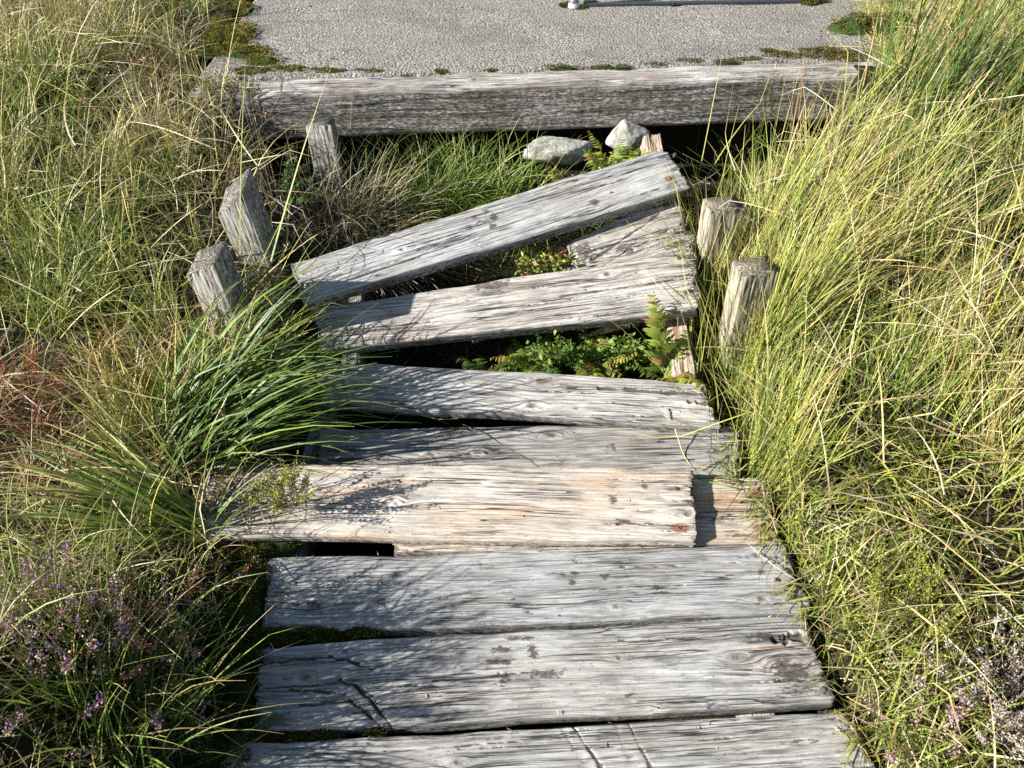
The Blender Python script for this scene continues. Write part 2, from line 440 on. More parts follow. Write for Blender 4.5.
GREY = dict(light=(.455, .448, .428), mid=(.275, .266, .248), dark=(.066, .061, .053))
W1 = wood_mat('silver_weathered_wood', 1, warm_amt=.12, **GREY)
W2 = wood_mat('silver_weathered_wood_streaky', 2, warm_amt=.22, **GREY)
W3 = wood_mat('grey_weathered_wood', 3, light=(.41, .41, .40), mid=(.27, .27, .26), dark=(.075, .072, .066), warm_amt=.12)
W10 = wood_mat('cool_grey_smooth_wood', 10, light=(.47, .47, .46), mid=(.33, .325, .31), dark=(.10, .096, .088), warm_amt=.15, contrast=.8)
W4 = wood_mat('tan_weathered_wood', 4, light=(.53, .50, .45), mid=(.43, .375, .31), dark=(.15, .12, .09), warm=(.50, .345, .215), warm_amt=.42, contrast=.6)
W5 = wood_mat('pale_bleached_wood', 5, light=(.55, .54, .51), mid=(.37, .355, .33), dark=(.08, .072, .062), warm=(.42, .33, .25), warm_amt=.25)
W6 = wood_mat('bleached_wood_open_grain', 6, light=(.56, .54, .50), mid=(.39, .36, .32), dark=(.10, .088, .076), warm=(.40, .29, .21), warm_amt=.3, contrast=1.15)
W7 = wood_mat('brown_stained_wood', 7, light=(.54, .48, .40), mid=(.42, .345, .265), dark=(.11, .08, .06), warm=(.42, .25, .14), warm_amt=.5)
W8 = wood_mat('rotting_beam_wood', 8, light=(.60, .58, .54), mid=(.40, .38, .345), dark=(.07, .06, .05), warm=(.26, .17, .10), warm_amt=.5, contrast=1.2, bump=1.6)
W12 = wood_mat('brownish_weathered_wood', 12, light=(.42, .41, .385), mid=(.245, .235, .215), dark=(.06, .053, .045), warm=(.30, .24, .18), warm_amt=.25)
W11 = wood_mat('brownish_post_wood', 11, light=(.46, .42, .33), mid=(.31, .275, .20), dark=(.08, .068, .05), warm=(.33, .27, .16), warm_amt=.4)
W9 = wood_mat('post_wood', 9, light=(.44, .425, .38), mid=(.31, .295, .26), dark=(.09, .08, .068), warm=(.34, .29, .20), warm_amt=.3)

plank('nearest grey board of the walkway, with pale diagonal gouges across it', [(232, 742), (846, 710.5), (894, 812), (190, 850)], (0, 1, 0), 11, W1,
      knots=[(458, 762, 8), (245, 758, 10)], screws=[(838, 752)],
      marks=[('stain_shade', 356, 752, 16, 4, .7), ('stain_shade', 372, 744, 8, 3, .7), ('stain_shade', 640, 718, 22, 4, .5), ('stain_shade', 800, 742, 30, 4, .5), ('stain_shade', 480, 738, 40, 3, .45), ('green', 225, 752, 18, 14, .7)],
      gouges=[(560, 722, 592, 775, 9, .0015, None), (571, 722, 606, 775, 3, .0035, 'stain_shade'), (615, 720, 636, 775, 9, .001, None), (628, 722, 654, 775, 2.5, .0025, 'stain_shade')])
plank('second board from the front, dark stains mid board and a deep crack at left', [(256, 645), (804, 614), (831, 702), (258, 732)], (0, 1, 0), 12, W2,
      knots=[(736, 657, 8), (305, 678, 11), (782, 664, 13), (619, 658, 5), (345, 652, 6)], chip=.009,
      marks=[('stain_shade', 520, 638, 20, 3, .8), ('stain_shade', 502, 650, 14, 5, .8), ('stain_shade', 533, 652, 7, 12, .8), ('stain_shade', 497, 662, 20, 4, .9), ('stain_shade', 545, 674, 24, 6, .75), ('stain_shade', 505, 680, 8, 10, .7),
             ('stain_shade', 440, 680, 22, 4, .5), ('stain_shade', 630, 695, 14, 3, .7), ('stain_shade', 790, 672, 26, 16, .75), ('stain_shade', 765, 637, 24, 6, .8), ('stain_shade', 800, 690, 30, 8, .55),
             ('stain_shade', 620, 640, 5, 4, .6), ('green', 270, 720, 30, 12, .8)],
      gouges=[(355, 684, 392, 724, 3.2, .008, 'stain_shade'), (340, 680, 372, 694, 4, .006, 'stain_shade'), (300, 705, 375, 700, 3, .004, 'stain_shade'), (270, 662, 330, 656, 3, .006, 'stain_shade'), (330, 656, 372, 668, 3, .006, 'stain_shade'), (290, 690, 345, 694, 2.5, .006, 'stain_shade'), (350, 700, 380, 724, 2.5, .006, 'stain_shade'), (776, 640, 812, 634, 7, .014, 'stain_shade')])
plank('third board from the front, grey with small round dark spots', [(268, 557.5), (781, 543.5), (810, 613), (266, 632)], (0.003, 1, 0), 13, W3,
      knots=[(312, 604, 9), (617, 607, 7), (757, 556, 8), (762, 598, 9)], screws=[(777, 580)],
      marks=[('stain_shade', 575, 573, 5, 3, .9), ('stain_shade', 573, 582, 4, 3, .9), ('stain_shade', 605, 576, 6, 4, .9), ('stain_shade', 563, 575, 4, 3, .8), ('stain_shade', 527, 612, 6, 3, .7), ('stain_shade', 381, 602, 6, 5, .95), ('stain_shade', 514, 599, 3, 2, .7),
             ('stain_shade', 761, 571, 4, 3, .8), ('stain_shade', 575, 561, 9, 5, .5), ('green', 290, 630, 40, 9, .9), ('stain_shade', 775, 600, 12, 20, .4), ('stain_shade', 480, 566, 5, 6, .5)])
plank('tan board end with rust marks, lower than the raised tan board beside it', [(400, 482), (768, 477.5), (779, 543.5), (396, 551)], (0.0, 1, 0), 14, W7,
      marks=[('rust', 763, 528, 16, 6, .9), ('rust', 759, 492, 16, 7, .8), ('stain_shade', 720, 520, 20, 3, .6), ('stain_shade', 735, 536, 20, 3, .5), ('stain_shade', 715, 500, 14, 4, .5)])
plank('raised tan board with a rounded front edge and two rusty screws at its right end', [(196, 461), (690, 467), (697, 541), (196, 533)], (0.040, 1.33, .03), 15, W4, th=.047, r=.011,
      knots=[(394, 500, 9), (687, 514, 8), (320, 490, 5)], screws=[(677, 489), (680, 528)], wave=.004,
      marks=[('stain_shade', 613, 499, 6, 6, .75), ('stain_shade', 645, 486, 6, 5, .6), ('stain_shade', 623, 522, 11, 4, .85), ('stain_shade', 650, 524, 14, 3, .5), ('stain_shade', 614, 486, 7, 4, .5), ('rust', 680, 528, 14, 7, .9), ('rust', 674, 489, 16, 4, .7),
             ('pale', 395, 505, 10, 16, .8), ('stain_shade', 250, 495, 75, 34, .5), ('rust', 350, 490, 60, 6, .35), ('stain_shade', 318, 502, 8, 5, .7)])
plank('rough grey board lying partly under the raised tan board', [(318, 428), (735, 423), (742, 482), (318, 486)], (-0.018, 1.55, .02), 16, W12,
      knots=[(450, 430, 13), (551, 434, 12), (478, 452, 9), (430, 455, 6)], warp=.004, chip=.012,
      marks=[('stain_shade', 452, 430, 22, 8, .8), ('stain_shade', 612, 448, 9, 8, .5), ('stain_shade', 640, 440, 10, 6, .4), ('stain_shade', 715, 452, 24, 4, .5), ('stain_shade', 460, 458, 22, 5, .65), ('stain_shade', 360, 462, 40, 4, .55)],
      gouges=[(330, 460, 430, 459, 3, .006, 'stain_shade')])
plank('bowed bleached board with a broken right end, wedge shaped gap in front of it', [(318, 360), (704, 381), (720, 427), (318, 402)], (0.045, 1.765, .20), 17, W5, bowed=-.004,
      knots=[(541, 382, 9), (532, 406, 9), (420, 376, 5)], endrag=.010, chip=.010,
      marks=[('stain_shade', 545, 381, 16, 4, .6), ('stain_shade', 690, 392, 40, 4, .6), ('stain_shade', 640, 388, 34, 3, .4), ('stain_shade', 575, 408, 5, 3, .5), ('green', 335, 368, 30, 9, .5)],
      gouges=[(600, 388, 706, 394, 3, .006, 'stain_shade'), (690, 401, 716, 404, 3, .006, 'stain_shade')])
plank('slanting bleached board with brown grain lines, square post shadow on its left', [(310, 307), (692, 250), (699, 309), (322, 349)], (0.165, 2.08, .33), 18, W6, th=.050,
      knots=[(607, 274, 7), (420, 340, 7)], screws=[(679, 258), (689, 291)],
      marks=[('stain_shade', 492, 285, 26, 7, .75), ('stain_shade', 560, 300, 70, 3, .35), ('stain_shade', 600, 315, 60, 3, .35), ('rust', 640, 300, 60, 3, .35), ('rust', 660, 268, 50, 3, .3), ('rust', 689, 291, 9, 5, .7)],
      gouges=[(345, 330, 430, 322, 3, .004, 'stain_shade'), (560, 296, 690, 278, 2.5, .003, 'stain_shade')])
# short broken piece: its own slope and grain
plank('short broken board with a tapering rotten left end, wedged between the two slanting boards', [(572, 240), (677, 193), (694, 262), (572, 272)], (0.176, 2.25, .26), 19, W6, th=.04, endrag=.014, chip=.012,
      screws=[(667, 204), (675, 232)], marks=[('stain_shade', 582, 252, 16, 16, .7), ('stain_shade', 625, 248, 18, 8, .7), ('stain_shade', 676, 245, 22, 5, .7), ('rust', 667, 204, 10, 5, .8)], knots=[(628, 250, 8)],
      gouges=[(590, 262, 660, 214, 3, .004, 'stain_shade'), (600, 268, 676, 226, 3, .003, None)])
plank('topmost loose board slanting across the gap, darker smooth grey with a thick shaded edge', [(292, 263), (665, 148), (692, 187), (306, 301)], (0.300, 2.41, .24, -.03), 20, W10, th=.052, r=.005,
      knots=[(402, 250, 5), (612, 161, 6), (480, 222, 4)], screws=[(670, 178), (675, 154)],
      marks=[('stain_shade', 494, 217, 6, 5, .9), ('stain_shade', 493, 226, 5, 4, .9), ('stain_shade', 474, 217, 6, 4, .7), ('stain_shade', 486, 211, 6, 4, .6), ('stain_shade', 470, 227, 6, 4, .55), ('stain_shade', 595, 202, 8, 4, .75), ('stain_shade', 612, 192, 4, 3, .7), ('stain_shade', 612, 183, 3, 3, .6), ('rust', 670, 178, 9, 5, .8)])

# ---- beam across the top
bl, br = at_z(190, 93.5, .485), at_z(905, 71.2, .485)
ex = (br - bl) / np.linalg.norm(br - bl); ey = np.array([-ex[1], ex[0], 0])
cor = [bl + ey * .13, br + ey * .13, br, bl]
o, Rb, Mb = frame_from(cor)
bil = lambda x, y: Rb.T @ (at_z(x, y, .485) - o)
Lb = np.linalg.norm(br - bl)
bx = lambda x: bil(x, 83)[0]
me = timber_mesh('beam', [(-Lb / 2, .065), (Lb / 2, .065), (Lb / 2, -.065), (-Lb / 2, -.065)], .205, 31, knots=[(bx(475), -.02, .02), (bx(655), .03, .015)],
                 marks=[('pale', bx(760), .0, .5, .05, .55)], warp=.004, chip=.02, wave=.006, r=.012, dx=.006)
beam = link('timber_edging_beam', me, W8); beam.matrix_world = Mb
tag(beam, 'heavy weathered squared timber along the front edge of the concrete', 'beam')
beam_y = lambda X: np.interp(X, [bl[0], br[0]], [bl[1], br[1]])

# ---- bearers under the boards
def bearer(label, a, b, w, th, seed, mat, **kw):
    a, b = np.array(a), np.array(b); ex = b - a; L = np.linalg.norm(ex); ex /= L
    ey = np.cross([0, 0, 1], ex); ey /= np.linalg.norm(ey); n = np.cross(ex, ey)
    M = Matrix.Identity(4); o = (a + b) / 2
    for i in range(3):
        M[i][0], M[i][1], M[i][2], M[i][3] = ex[i], ey[i], n[i], o[i]
    me = timber_mesh('bearer', [(-L / 2, w / 2), (L / 2, w / 2), (L / 2, -w / 2), (-L / 2, -w / 2)], th, seed, **kw)
    ob = link('timber_bearer', me, mat); ob.matrix_world = M
    return tag(ob, label, 'bearer', 'bearers carrying the planks')
bearer('brown stained timber bearer rising under the right ends of the slanting boards', (.578, 1.80, -.008), (.566, 2.93, .345), .075, .10, 41, W7, marks=[('rust', -.25, 0, .12, .012, .8), ('rust', -.35, .01, .1, .01, .8), ('rust', .45, -.02, .06, .02, .8)])
bearer('dark bearer under the right ends of the near boards', (.60, .30, -.056), (.585, 1.86, -.056), .075, .10, 42, W8)
bearer('dark bearer under the left ends of the near boards', (-.62, .30, -.056), (-.62, 1.86, -.056), .075, .10, 43, W8)
bearer('timber bearer under the left ends of the slanting boards', (-.54, 1.84, -.03), (-.58, 2.24, .10), .075, .10, 44, W8)

# ---- posts
def post(label, base, top, w, d, yaw, cut, seed, marks=(), mat=None):
    base, top = np.array(base, float), np.array(top, float)
    ex = top - base; L = np.linalg.norm(ex); ex /= L                 # local x runs up the post
    f = np.array([math.sin(yaw), -math.cos(yaw), 0.0])               # front face looks this way
    n = f - ex * np.dot(f, ex); n /= np.linalg.norm(n); ey = np.cross(n, ex)
    M = Matrix.Identity(4); o = (base + top) / 2 + n * d / 2
    for i in range(3):
        M[i][0], M[i][1], M[i][2], M[i][3] = ex[i], ey[i], n[i], o[i]
    me = timber_mesh('post', [(-L / 2, w / 2), (L / 2, w / 2), (L / 2, -w / 2), (-L / 2, -w / 2)], d, seed, endrag=.0015, r=.004, chip=.005, dx=.004, end_cut=cut,
                     marks=list(marks) + [('stain_shade', -L / 2, 0, L * .35, w, .7)], warp=.002)
    ob = link('marker_post', me, mat or W9); ob.matrix_world = M
    return tag(ob, label, 'post', 'short timber posts beside the boardwalk')
post('square grey post left of the boards, nearer of the leaning pair, with a slanted top', (-.905, 1.97, -.12), (-.925, 1.945, .435), .112, .095, math.radians(-12), (-.5, -.25), 51)
post('square grey post left of the boards, farther and taller of the leaning pair', (-.86, 2.28, -.07), (-.905, 2.235, .49), .118, .10, math.radians(-10), (-.75, -.35), 52)
post('square post with cut top right of the boards, beside the slanting bleached board', (.800, 2.03, -.15), (.768, 2.00, .365), .122, .105, math.radians(6), (0, .15), 53, mat=W11, marks=[('stain_shade', .25, 0, .05, .03, .4)])
post('square post half hidden in grass at the right end of the topmost loose board', (.755, 2.36, -.05), (.73, 2.34, .385), .115, .10, math.radians(8), (0, .1), 54, mat=W11)
post('greying post stub standing under the left part of the timber beam', (-.74, 2.86, .02), (-.76, 2.92, .40), .105, .08, math.radians(3), (0, 0), 55)

# ------------------------------------------------------------------ ground
def ground_z(X, Y, rough=True):
    X, Y = np.asarray(X, float), np.asarray(Y, float)
    side = np.clip((Y - 1.45) * .27, 0, .455)
    bank = .05 * np.exp(-((X + 1.3) / .5) ** 2) + .06 * np.exp(-((X - 1.35) / .5) ** 2)
    bank = bank + .30 * np.exp(-((X + 1.05) / .20) ** 2 - ((Y - .70) / .34) ** 2)  # mound added to throw solid shade over the left board ends
    z = side + bank - .02
    sm = lambda a: np.clip(a, 0, 1) ** 2 * (3 - 2 * np.clip(a, 0, 1))
    xr = np.interp(Y, [.3, .6, .9, 1.2, 1.5, 2.0, 2.6, 3.0], [.88, .86, .82, .79, .78, .84, .95, 1.45])
    xl = np.interp(Y, [2.3, 2.95], [-.78, -1.22])
    inx = sm((X - xl) / .16) * sm((xr - X) / .12)
    iny = sm((3.36 + X * .06 - Y) / .1)
    trench = np.interp(Y, [1.6, 2.0, 2.45, 2.65, 2.9, 3.2], [-.24, -.20, -.14, .0, .04, .05])
    iny = iny * sm((Y - .40) / .08)
    z = z * (1 - inx * iny) + trench * inx * iny
    pad = sm((X + 1.32) / .06) * sm((2.0 - X) / .06) * sm((Y - 3.20 - X * .06) / .06) * sm((5.6 - Y) / .1)
    z = np.where(pad > 0, z * (1 - pad) + .32 * pad, z)
    if rough:
        z = z + .022 * fbm(X * 3.1, Y * 3.1, 0, 77, 3) * (1 - .6 * pad) + .008 * vnoise(X * 17, Y * 17, 0, 78) * (1 - pad)
        far = np.clip((np.hypot(X, Y - 2) - 6) / 20, 0, 1)
        z = z + far * 1.5 * fbm(X * .06, Y * .06, 0, 79, 3)
    return z

def axis(lo, hi, step, far):
    a = np.arange(lo, hi + 1e-6, step)
    k = step * 1.3; out_hi = [hi]; out_lo = [lo]
    while out_hi[-1] < far: out_hi.append(out_hi[-1] + k); out_lo.append(out_lo[-1] - k); k *= 1.22
    return np.concatenate([np.array(out_lo[:0:-1]), a, np.array(out_hi[1:])])
gx, gyv = axis(-2.6, 2.6, .025, 400), axis(-.2, 5.8, .025, 400)
GX, GY = np.meshgrid(gx, gyv, indexing='ij'); GZ = ground_z(GX, GY)
nx, ny = GX.shape
i, j = np.meshgrid(np.arange(nx - 1), np.arange(ny - 1), indexing='ij')
Fg = np.stack([i * ny + j, (i + 1) * ny + j, (i + 1) * ny + j + 1, i * ny + j + 1], -1).reshape(-1, 4)
g = link('ground', np_mesh('ground', np.stack([GX, GY, GZ], -1).reshape(-1, 3), Fg), M_SOIL)
tag(g, 'dark peaty ground under the grass and boards', 'ground', None, 'structure')

# concrete pad: slab with a slightly broken front edge
PAD_Z = .492
def pad_mesh():
    xs = np.linspace(-1.28, 1.95, 260); depth = [0, .006, .02, .05] + list(np.linspace(.1, 2.2, 44))
    V = []
    for k, d in enumerate(depth):
        yf = beam_y(xs) + .120 + .012 * fbm(xs * 6, 0 * xs, 0, 5, 3)
        z = PAD_Z - (.012 if k == 0 else .003 if k == 1 else 0) + .003 * fbm(xs * 4, 0 * xs + d * 4, 0, 6, 2)
        V.append(np.stack([xs, yf + d, z], -1))
    low = V[0].copy(); low[:, 2] = .33
    V = np.array([low] + V); r, c = V.shape[:2]
    i, j = np.meshgrid(np.arange(r - 1), np.arange(c - 1), indexing='ij')
    Fq = np.stack([i * c + j, i * c + j + 1, (i + 1) * c + j + 1, (i + 1) * c + j], -1).reshape(-1, 4)
    # side skirts
    Vf = V.reshape(-1, 3); n0 = len(Vf); extra = []; fs = []
    for col in (0, c - 1):
        st = n0 + len(extra)
        for a in range(r): p = V[a, col].copy(); p[2] = .30; extra.append(p)
        for a in range(r - 1): fs.append((a * c + col, (a + 1) * c + col, st + a + 1, st + a))
    return np_mesh('pad', np.vstack([Vf, extra]), [Fq, np.array(fs)])
pad = link('pavement', pad_mesh(), M_CONC)
tag(pad, 'grey exposed aggregate concrete pavement behind the timber beam', 'pavement', None, 'structure')

# ------------------------------------------------------------------ surface lookup so blades rest on boards
def deck_top(X, Y):
    z = np.full(X.shape, -9.0)
    for c in PLANKS:
        c = np.array(c); ins = np.ones(X.shape, bool)
        for k in range(4):
            a, b = c[k], c[(k + 1) % 4]
            ins &= ((b[0] - a[0]) * (Y - a[1]) - (b[1] - a[1]) * (X - a[0])) < 0
        if not ins.any(): continue
        n = np.cross(c[1] - c[0], c[3] - c[0])
        zp = c[0][2] - (n[0] * (X - c[0][0]) + n[1] * (Y - c[0][1])) / n[2]
        z = np.where(ins, np.maximum(z, zp), z)
    onbeam = (Y > beam_y(X)) & (Y < beam_y(X) + .13) & (X > bl[0]) & (X < br[0])
    z = np.where(onbeam, np.maximum(z, .485), z)
    onpad = (X > -1.28) & (X < 1.95) & (Y > beam_y(X) + .12) & (Y < 5.4)
    z = np.where(onpad, np.maximum(z, PAD_Z), z)
    return z

def surf(X, Y): return np.maximum(ground_z(X, Y, False), deck_top(X, Y))

# ------------------------------------------------------------------ blades
PAL = {
    'straw': (.54, .44, .19), 'pale': (.62, .54, .36), 'gold': (.44, .35, .11), 'yg': (.29, .325, .05), 'lime': (.20, .275, .035),
    'green': (.095, .165, .022), 'deep': (.045, .10, .016), 'dark': (.03, .06, .015), 'red': (.24, .085, .045), 'rust': (.34, .17, .06), 'brown': (.17, .11, .055), 'grey': (.36, .32, .25),
}
class Blades:
    def __init__(self): self.V, self.C, self.Q, self.T, self.n = [], [], [], [], 0
    def add(self, base, az, tilt, L, droop, w, c0, c1, seg=6, curl=0.0, kink=0.0, twist=.8, rest=True, pw=1.35, endw=.12, tipb=.65):
        N = len(base)
        if N == 0: return
        az = np.broadcast_to(az, N).astype(float); tilt = np.broadcast_to(tilt, N).astype(float); L = np.broadcast_to(L, N).astype(float)
        droop = np.broadcast_to(droop, N).astype(float); w = np.broadcast_to(w, N).astype(float)
        curl = np.asarray(curl) * np.ones(N)
        pos = np.zeros((N, seg + 1, 3)); pos[:, 0] = base
        dirs = np.zeros((N, seg + 1, 3))
        ksel = rng.random(N) < kink; kat = rng.integers(1, seg, N); kamt = rng.uniform(.5, 1.5, N) * np.where(rng.random(N) < .85, 1, -1)
        for k in range(seg + 1):
            s = k / seg
            th = tilt + droop * s ** pw + np.where(ksel & (k >= kat), kamt, 0)
            th = np.minimum(th, 2.9)
            a = az + curl * s
            d = np.stack([np.sin(th) * np.cos(a), np.sin(th) * np.sin(a), np.cos(th)], -1)
            dirs[:, k] = d
            if k < seg: pos[:, k + 1] = pos[:, k] + d * (L / seg)[:, None]
        if rest:
            zs = surf(pos[..., 0], pos[..., 1]) + .004 + .012 * rng.random((N, 1))
            pos[:, 1:, 2] = np.maximum(pos[:, 1:, 2], zs[:, 1:])
        side = np.stack([-np.sin(az), np.cos(az), np.zeros(N)], -1)[:, None, :] * np.ones((1, seg + 1, 1))
        phi = rng.uniform(-twist, twist, N)[:, None] + rng.uniform(-twist, twist, N)[:, None] * np.linspace(0, 1, seg + 1)[None]
        nrm = np.cross(dirs, side)
        sd = side * np.cos(phi)[..., None] + nrm * np.sin(phi)[..., None]
        s = np.linspace(0, 1, seg + 1)
        prof = np.maximum((.65 + .35 * np.minimum(s * 4, 1)) * (1 - s ** 2.2) , endw)
        hw = (w[:, None] * .5 * prof)[..., None]
        A, B = pos - sd * hw, pos + sd * hw
        V = np.stack([A, B], 2).reshape(N, -1, 3)
        c0 = np.broadcast_to(c0, (N, 3)); c1 = np.broadcast_to(c1, (N, 3))
        cc = c0[:, None] * (1 - s)[None, :, None] + c1[:, None] * s[None, :, None]
        tb = (rng.random(N) < .28)[:, None] * np.clip((s[None] - rng.uniform(.45, .85, (N, 1))) / .15, 0, 1)
        tc = np.array([[.20, .11, .045], [.34, .22, .09], [.46, .38, .24]])[rng.integers(0, 3, N)]
        cc = cc * (1 - tb[..., None] * tipb) + tc[:, None] * tb[..., None] * tipb
        cc = np.repeat(cc, 2, 1)
        m = 2 * (seg + 1)
        off = self.n + np.arange(N)[:, None] * m; k = np.arange(seg)[None] * 2
        Q = np.stack([off + k, off + k + 1, off + k + 3, off + k + 2], -1).reshape(-1, 4)
        self.V.append(V.reshape(-1, 3)); self.C.append(cc.reshape(-1, 3)); self.Q.append(Q); self.n += N * m
        return pos
    def raw(self, V, Q, C):
        V = np.asarray(V); self.V.append(V); self.C.append(np.broadcast_to(C, V.shape).copy()); self.Q.append(np.asarray(Q) + self.n); self.n += len(V)
    def bits(self, P, D, ln, wd, C):
        """small leaf-like diamonds at P pointing along D"""
        N = len(P)
        if N == 0: return
        D = D / (np.linalg.norm(D, axis=1, keepdims=True) + 1e-9)
        r = rng.normal(size=(N, 3)); s = np.cross(D, r); s /= np.linalg.norm(s, axis=1, keepdims=True) + 1e-9
        ln = np.broadcast_to(ln, N)[:, None]; wd = np.broadcast_to(wd, N)[:, None]
        V = np.stack([P, P + D * ln * .5 + s * wd * .5, P + D * ln, P + D * ln * .5 - s * wd * .5], 1).reshape(-1, 3)
        off = self.n + np.arange(N)[:, None] * 4
        self.V.append(V); self.C.append(np.repeat(np.broadcast_to(C, (N, 3)), 4, 0)); self.Q.append(off + np.arange(4)[None]); self.n += 4 * N
    def bells(self, P, D, ln, wd, C):
        """three crossed diamonds: reads as a tiny solid bud"""
        for _ in range(2): self.bits(P, D, ln, wd, C)
    def build(self, name, mat, parent=None):
        V = np.concatenate(self.V)
        me = np_mesh(name, V, np.concatenate(self.Q)); add_attr(me, 'col', np.concatenate(self.C))
        return link(name, me, mat, parent)

def pick(N, mixd, jit=.18):
    ks = list(mixd); p = np.array([mixd[k] for k in ks], float); p /= p.sum()
    idx = rng.choice(len(ks), N, p=p)
    c = np.array([PAL[k] for k in ks])[idx]
    return np.clip(c * (1 + jit * rng.normal(size=(N, 1))) * (1 + .06 * rng.normal(size=(N, 3))), .008, .85)

def tuft(B, cx, cy, n, rad, Lr, lean=None, lean_amt=.4, spread=.5, droop=(.5, 1.2), w=(.0025, .005), mix0=None, mix1=None, seg=6, kink=.12, fan=None, curl=.3, zoff=-.01, rest=True, twist=.8, tipb=.65):
    a = rng.uniform(0, 2 * np.pi, n); r = rad * np.sqrt(rng.random(n))
    bx, by = cx + r * np.cos(a), cy + r * np.sin(a)
    base = np.stack([bx, by, ground_z(bx, by) + zoff], -1)
    if fan is None: az = a + rng.normal(0, .7, n)
    else: az = rng.uniform(fan[0], fan[1], n)
    tilt = np.abs(rng.normal(spread, .22, n))
    if lean is not None:
        v = np.stack([np.cos(az) * np.sin(tilt), np.sin(az) * np.sin(tilt)], -1) + lean_amt * np.array([math.cos(lean), math.sin(lean)])
        az = np.arctan2(v[:, 1], v[:, 0]); tilt = np.arcsin(np.clip(np.linalg.norm(v, axis=1), 0, .98))
    B.add(base, az, tilt, rng.uniform(*Lr, n), rng.uniform(*droop, n), rng.uniform(*w, n), pick(n, mix0), pick(n, mix1), seg, rng.normal(0, curl, n), kink, twist, rest, tipb=tipb)

def scatter(poly_fn, dens, box):
    x0, x1, y0, y1 = box; N = int(dens * (x1 - x0) * (y1 - y0))
    P = np.stack([rng.uniform(x0, x1, N), rng.uniform(y0, y1, N)], -1)
    return P[poly_fn(P[:, 0], P[:, 1])]

def off_deck(X, Y, m=.0):
    xl = np.interp(Y, [.3, .9, 1.2, 1.5, 2.0, 2.4, 3.1], [-.62, -.60, -.62, -.72, -.70, -.80, -1.05])
    xr = np.interp(Y, [.3, .6, .9, 1.2, 1.5, 2.0, 2.5, 2.9, 3.1, 3.5], [.80, .78, .74, .70, .68, .64, .66, .70, .80, 1.58])
    inn = (X > xl - m) & (X < xr + m) & (Y < 3.25) & (Y > .26)
    onpad = (X > -1.40) & (X < 1.55 + .5 * np.clip(Y - 3.6, 0, 1)) & (Y >= 3.10) & (Y < 5.5)
    return ~(inn | onpad)
left = lambda X, Y: off_deck(X, Y) & (X < -.2)
right = lambda X, Y: off_deck(X, Y) & (X > .2)

def ip(x, y, z=None):
    p = at_z(x, y, 0.0)
    for _ in range(12): p = at_z(x, y, float(ground_z(p[0], p[1], False)) if z is None else z)
    return p

# --- litter lying on the soil, both sides
lit = Blades()
P = scatter(off_deck, 1100, (-2.7, 2.7, .2, 5.2)); n = len(P)
lit.add(np.stack([P[:, 0], P[:, 1], ground_z(P[:, 0], P[:, 1]) + .006], -1), rng.uniform(0, 6.28, n), rng.uniform(1.1, 1.55, n), rng.uniform(.04, .2, n), rng.uniform(-.2, .5, n), rng.uniform(.0018, .004, n),
        pick(n, {'brown': 5, 'grey': 2, 'pale': 1, 'rust': 1.2}), pick(n, {'brown': 5, 'grey': 2, 'pale': 1, 'straw': .7}), 4, rng.normal(0, .8, n), .3)
P = scatter(lambda X, Y: (np.abs(X) < .75) & (Y > 2.1) & (Y < 3.05), 700, (-.8, .8, 2.1, 3.05)); n = len(P)
lit.add(np.stack([P[:, 0], P[:, 1], ground_z(P[:, 0], P[:, 1]) + .006], -1), rng.uniform(0, 6.28, n), rng.uniform(1.1, 1.55, n), rng.uniform(.04, .2, n), rng.uniform(-.2, .5, n), rng.uniform(.0018, .004, n),
        pick(n, {'brown': 3, 'grey': 1}), pick(n, {'brown': 3, 'grey': 2}), 4, 0, .3, rest=False)
tag(lit.build('dead_grass_litter', M_LEAF), 'dead brown and grey grass litter on the soil', 'litter', None, 'stuff')

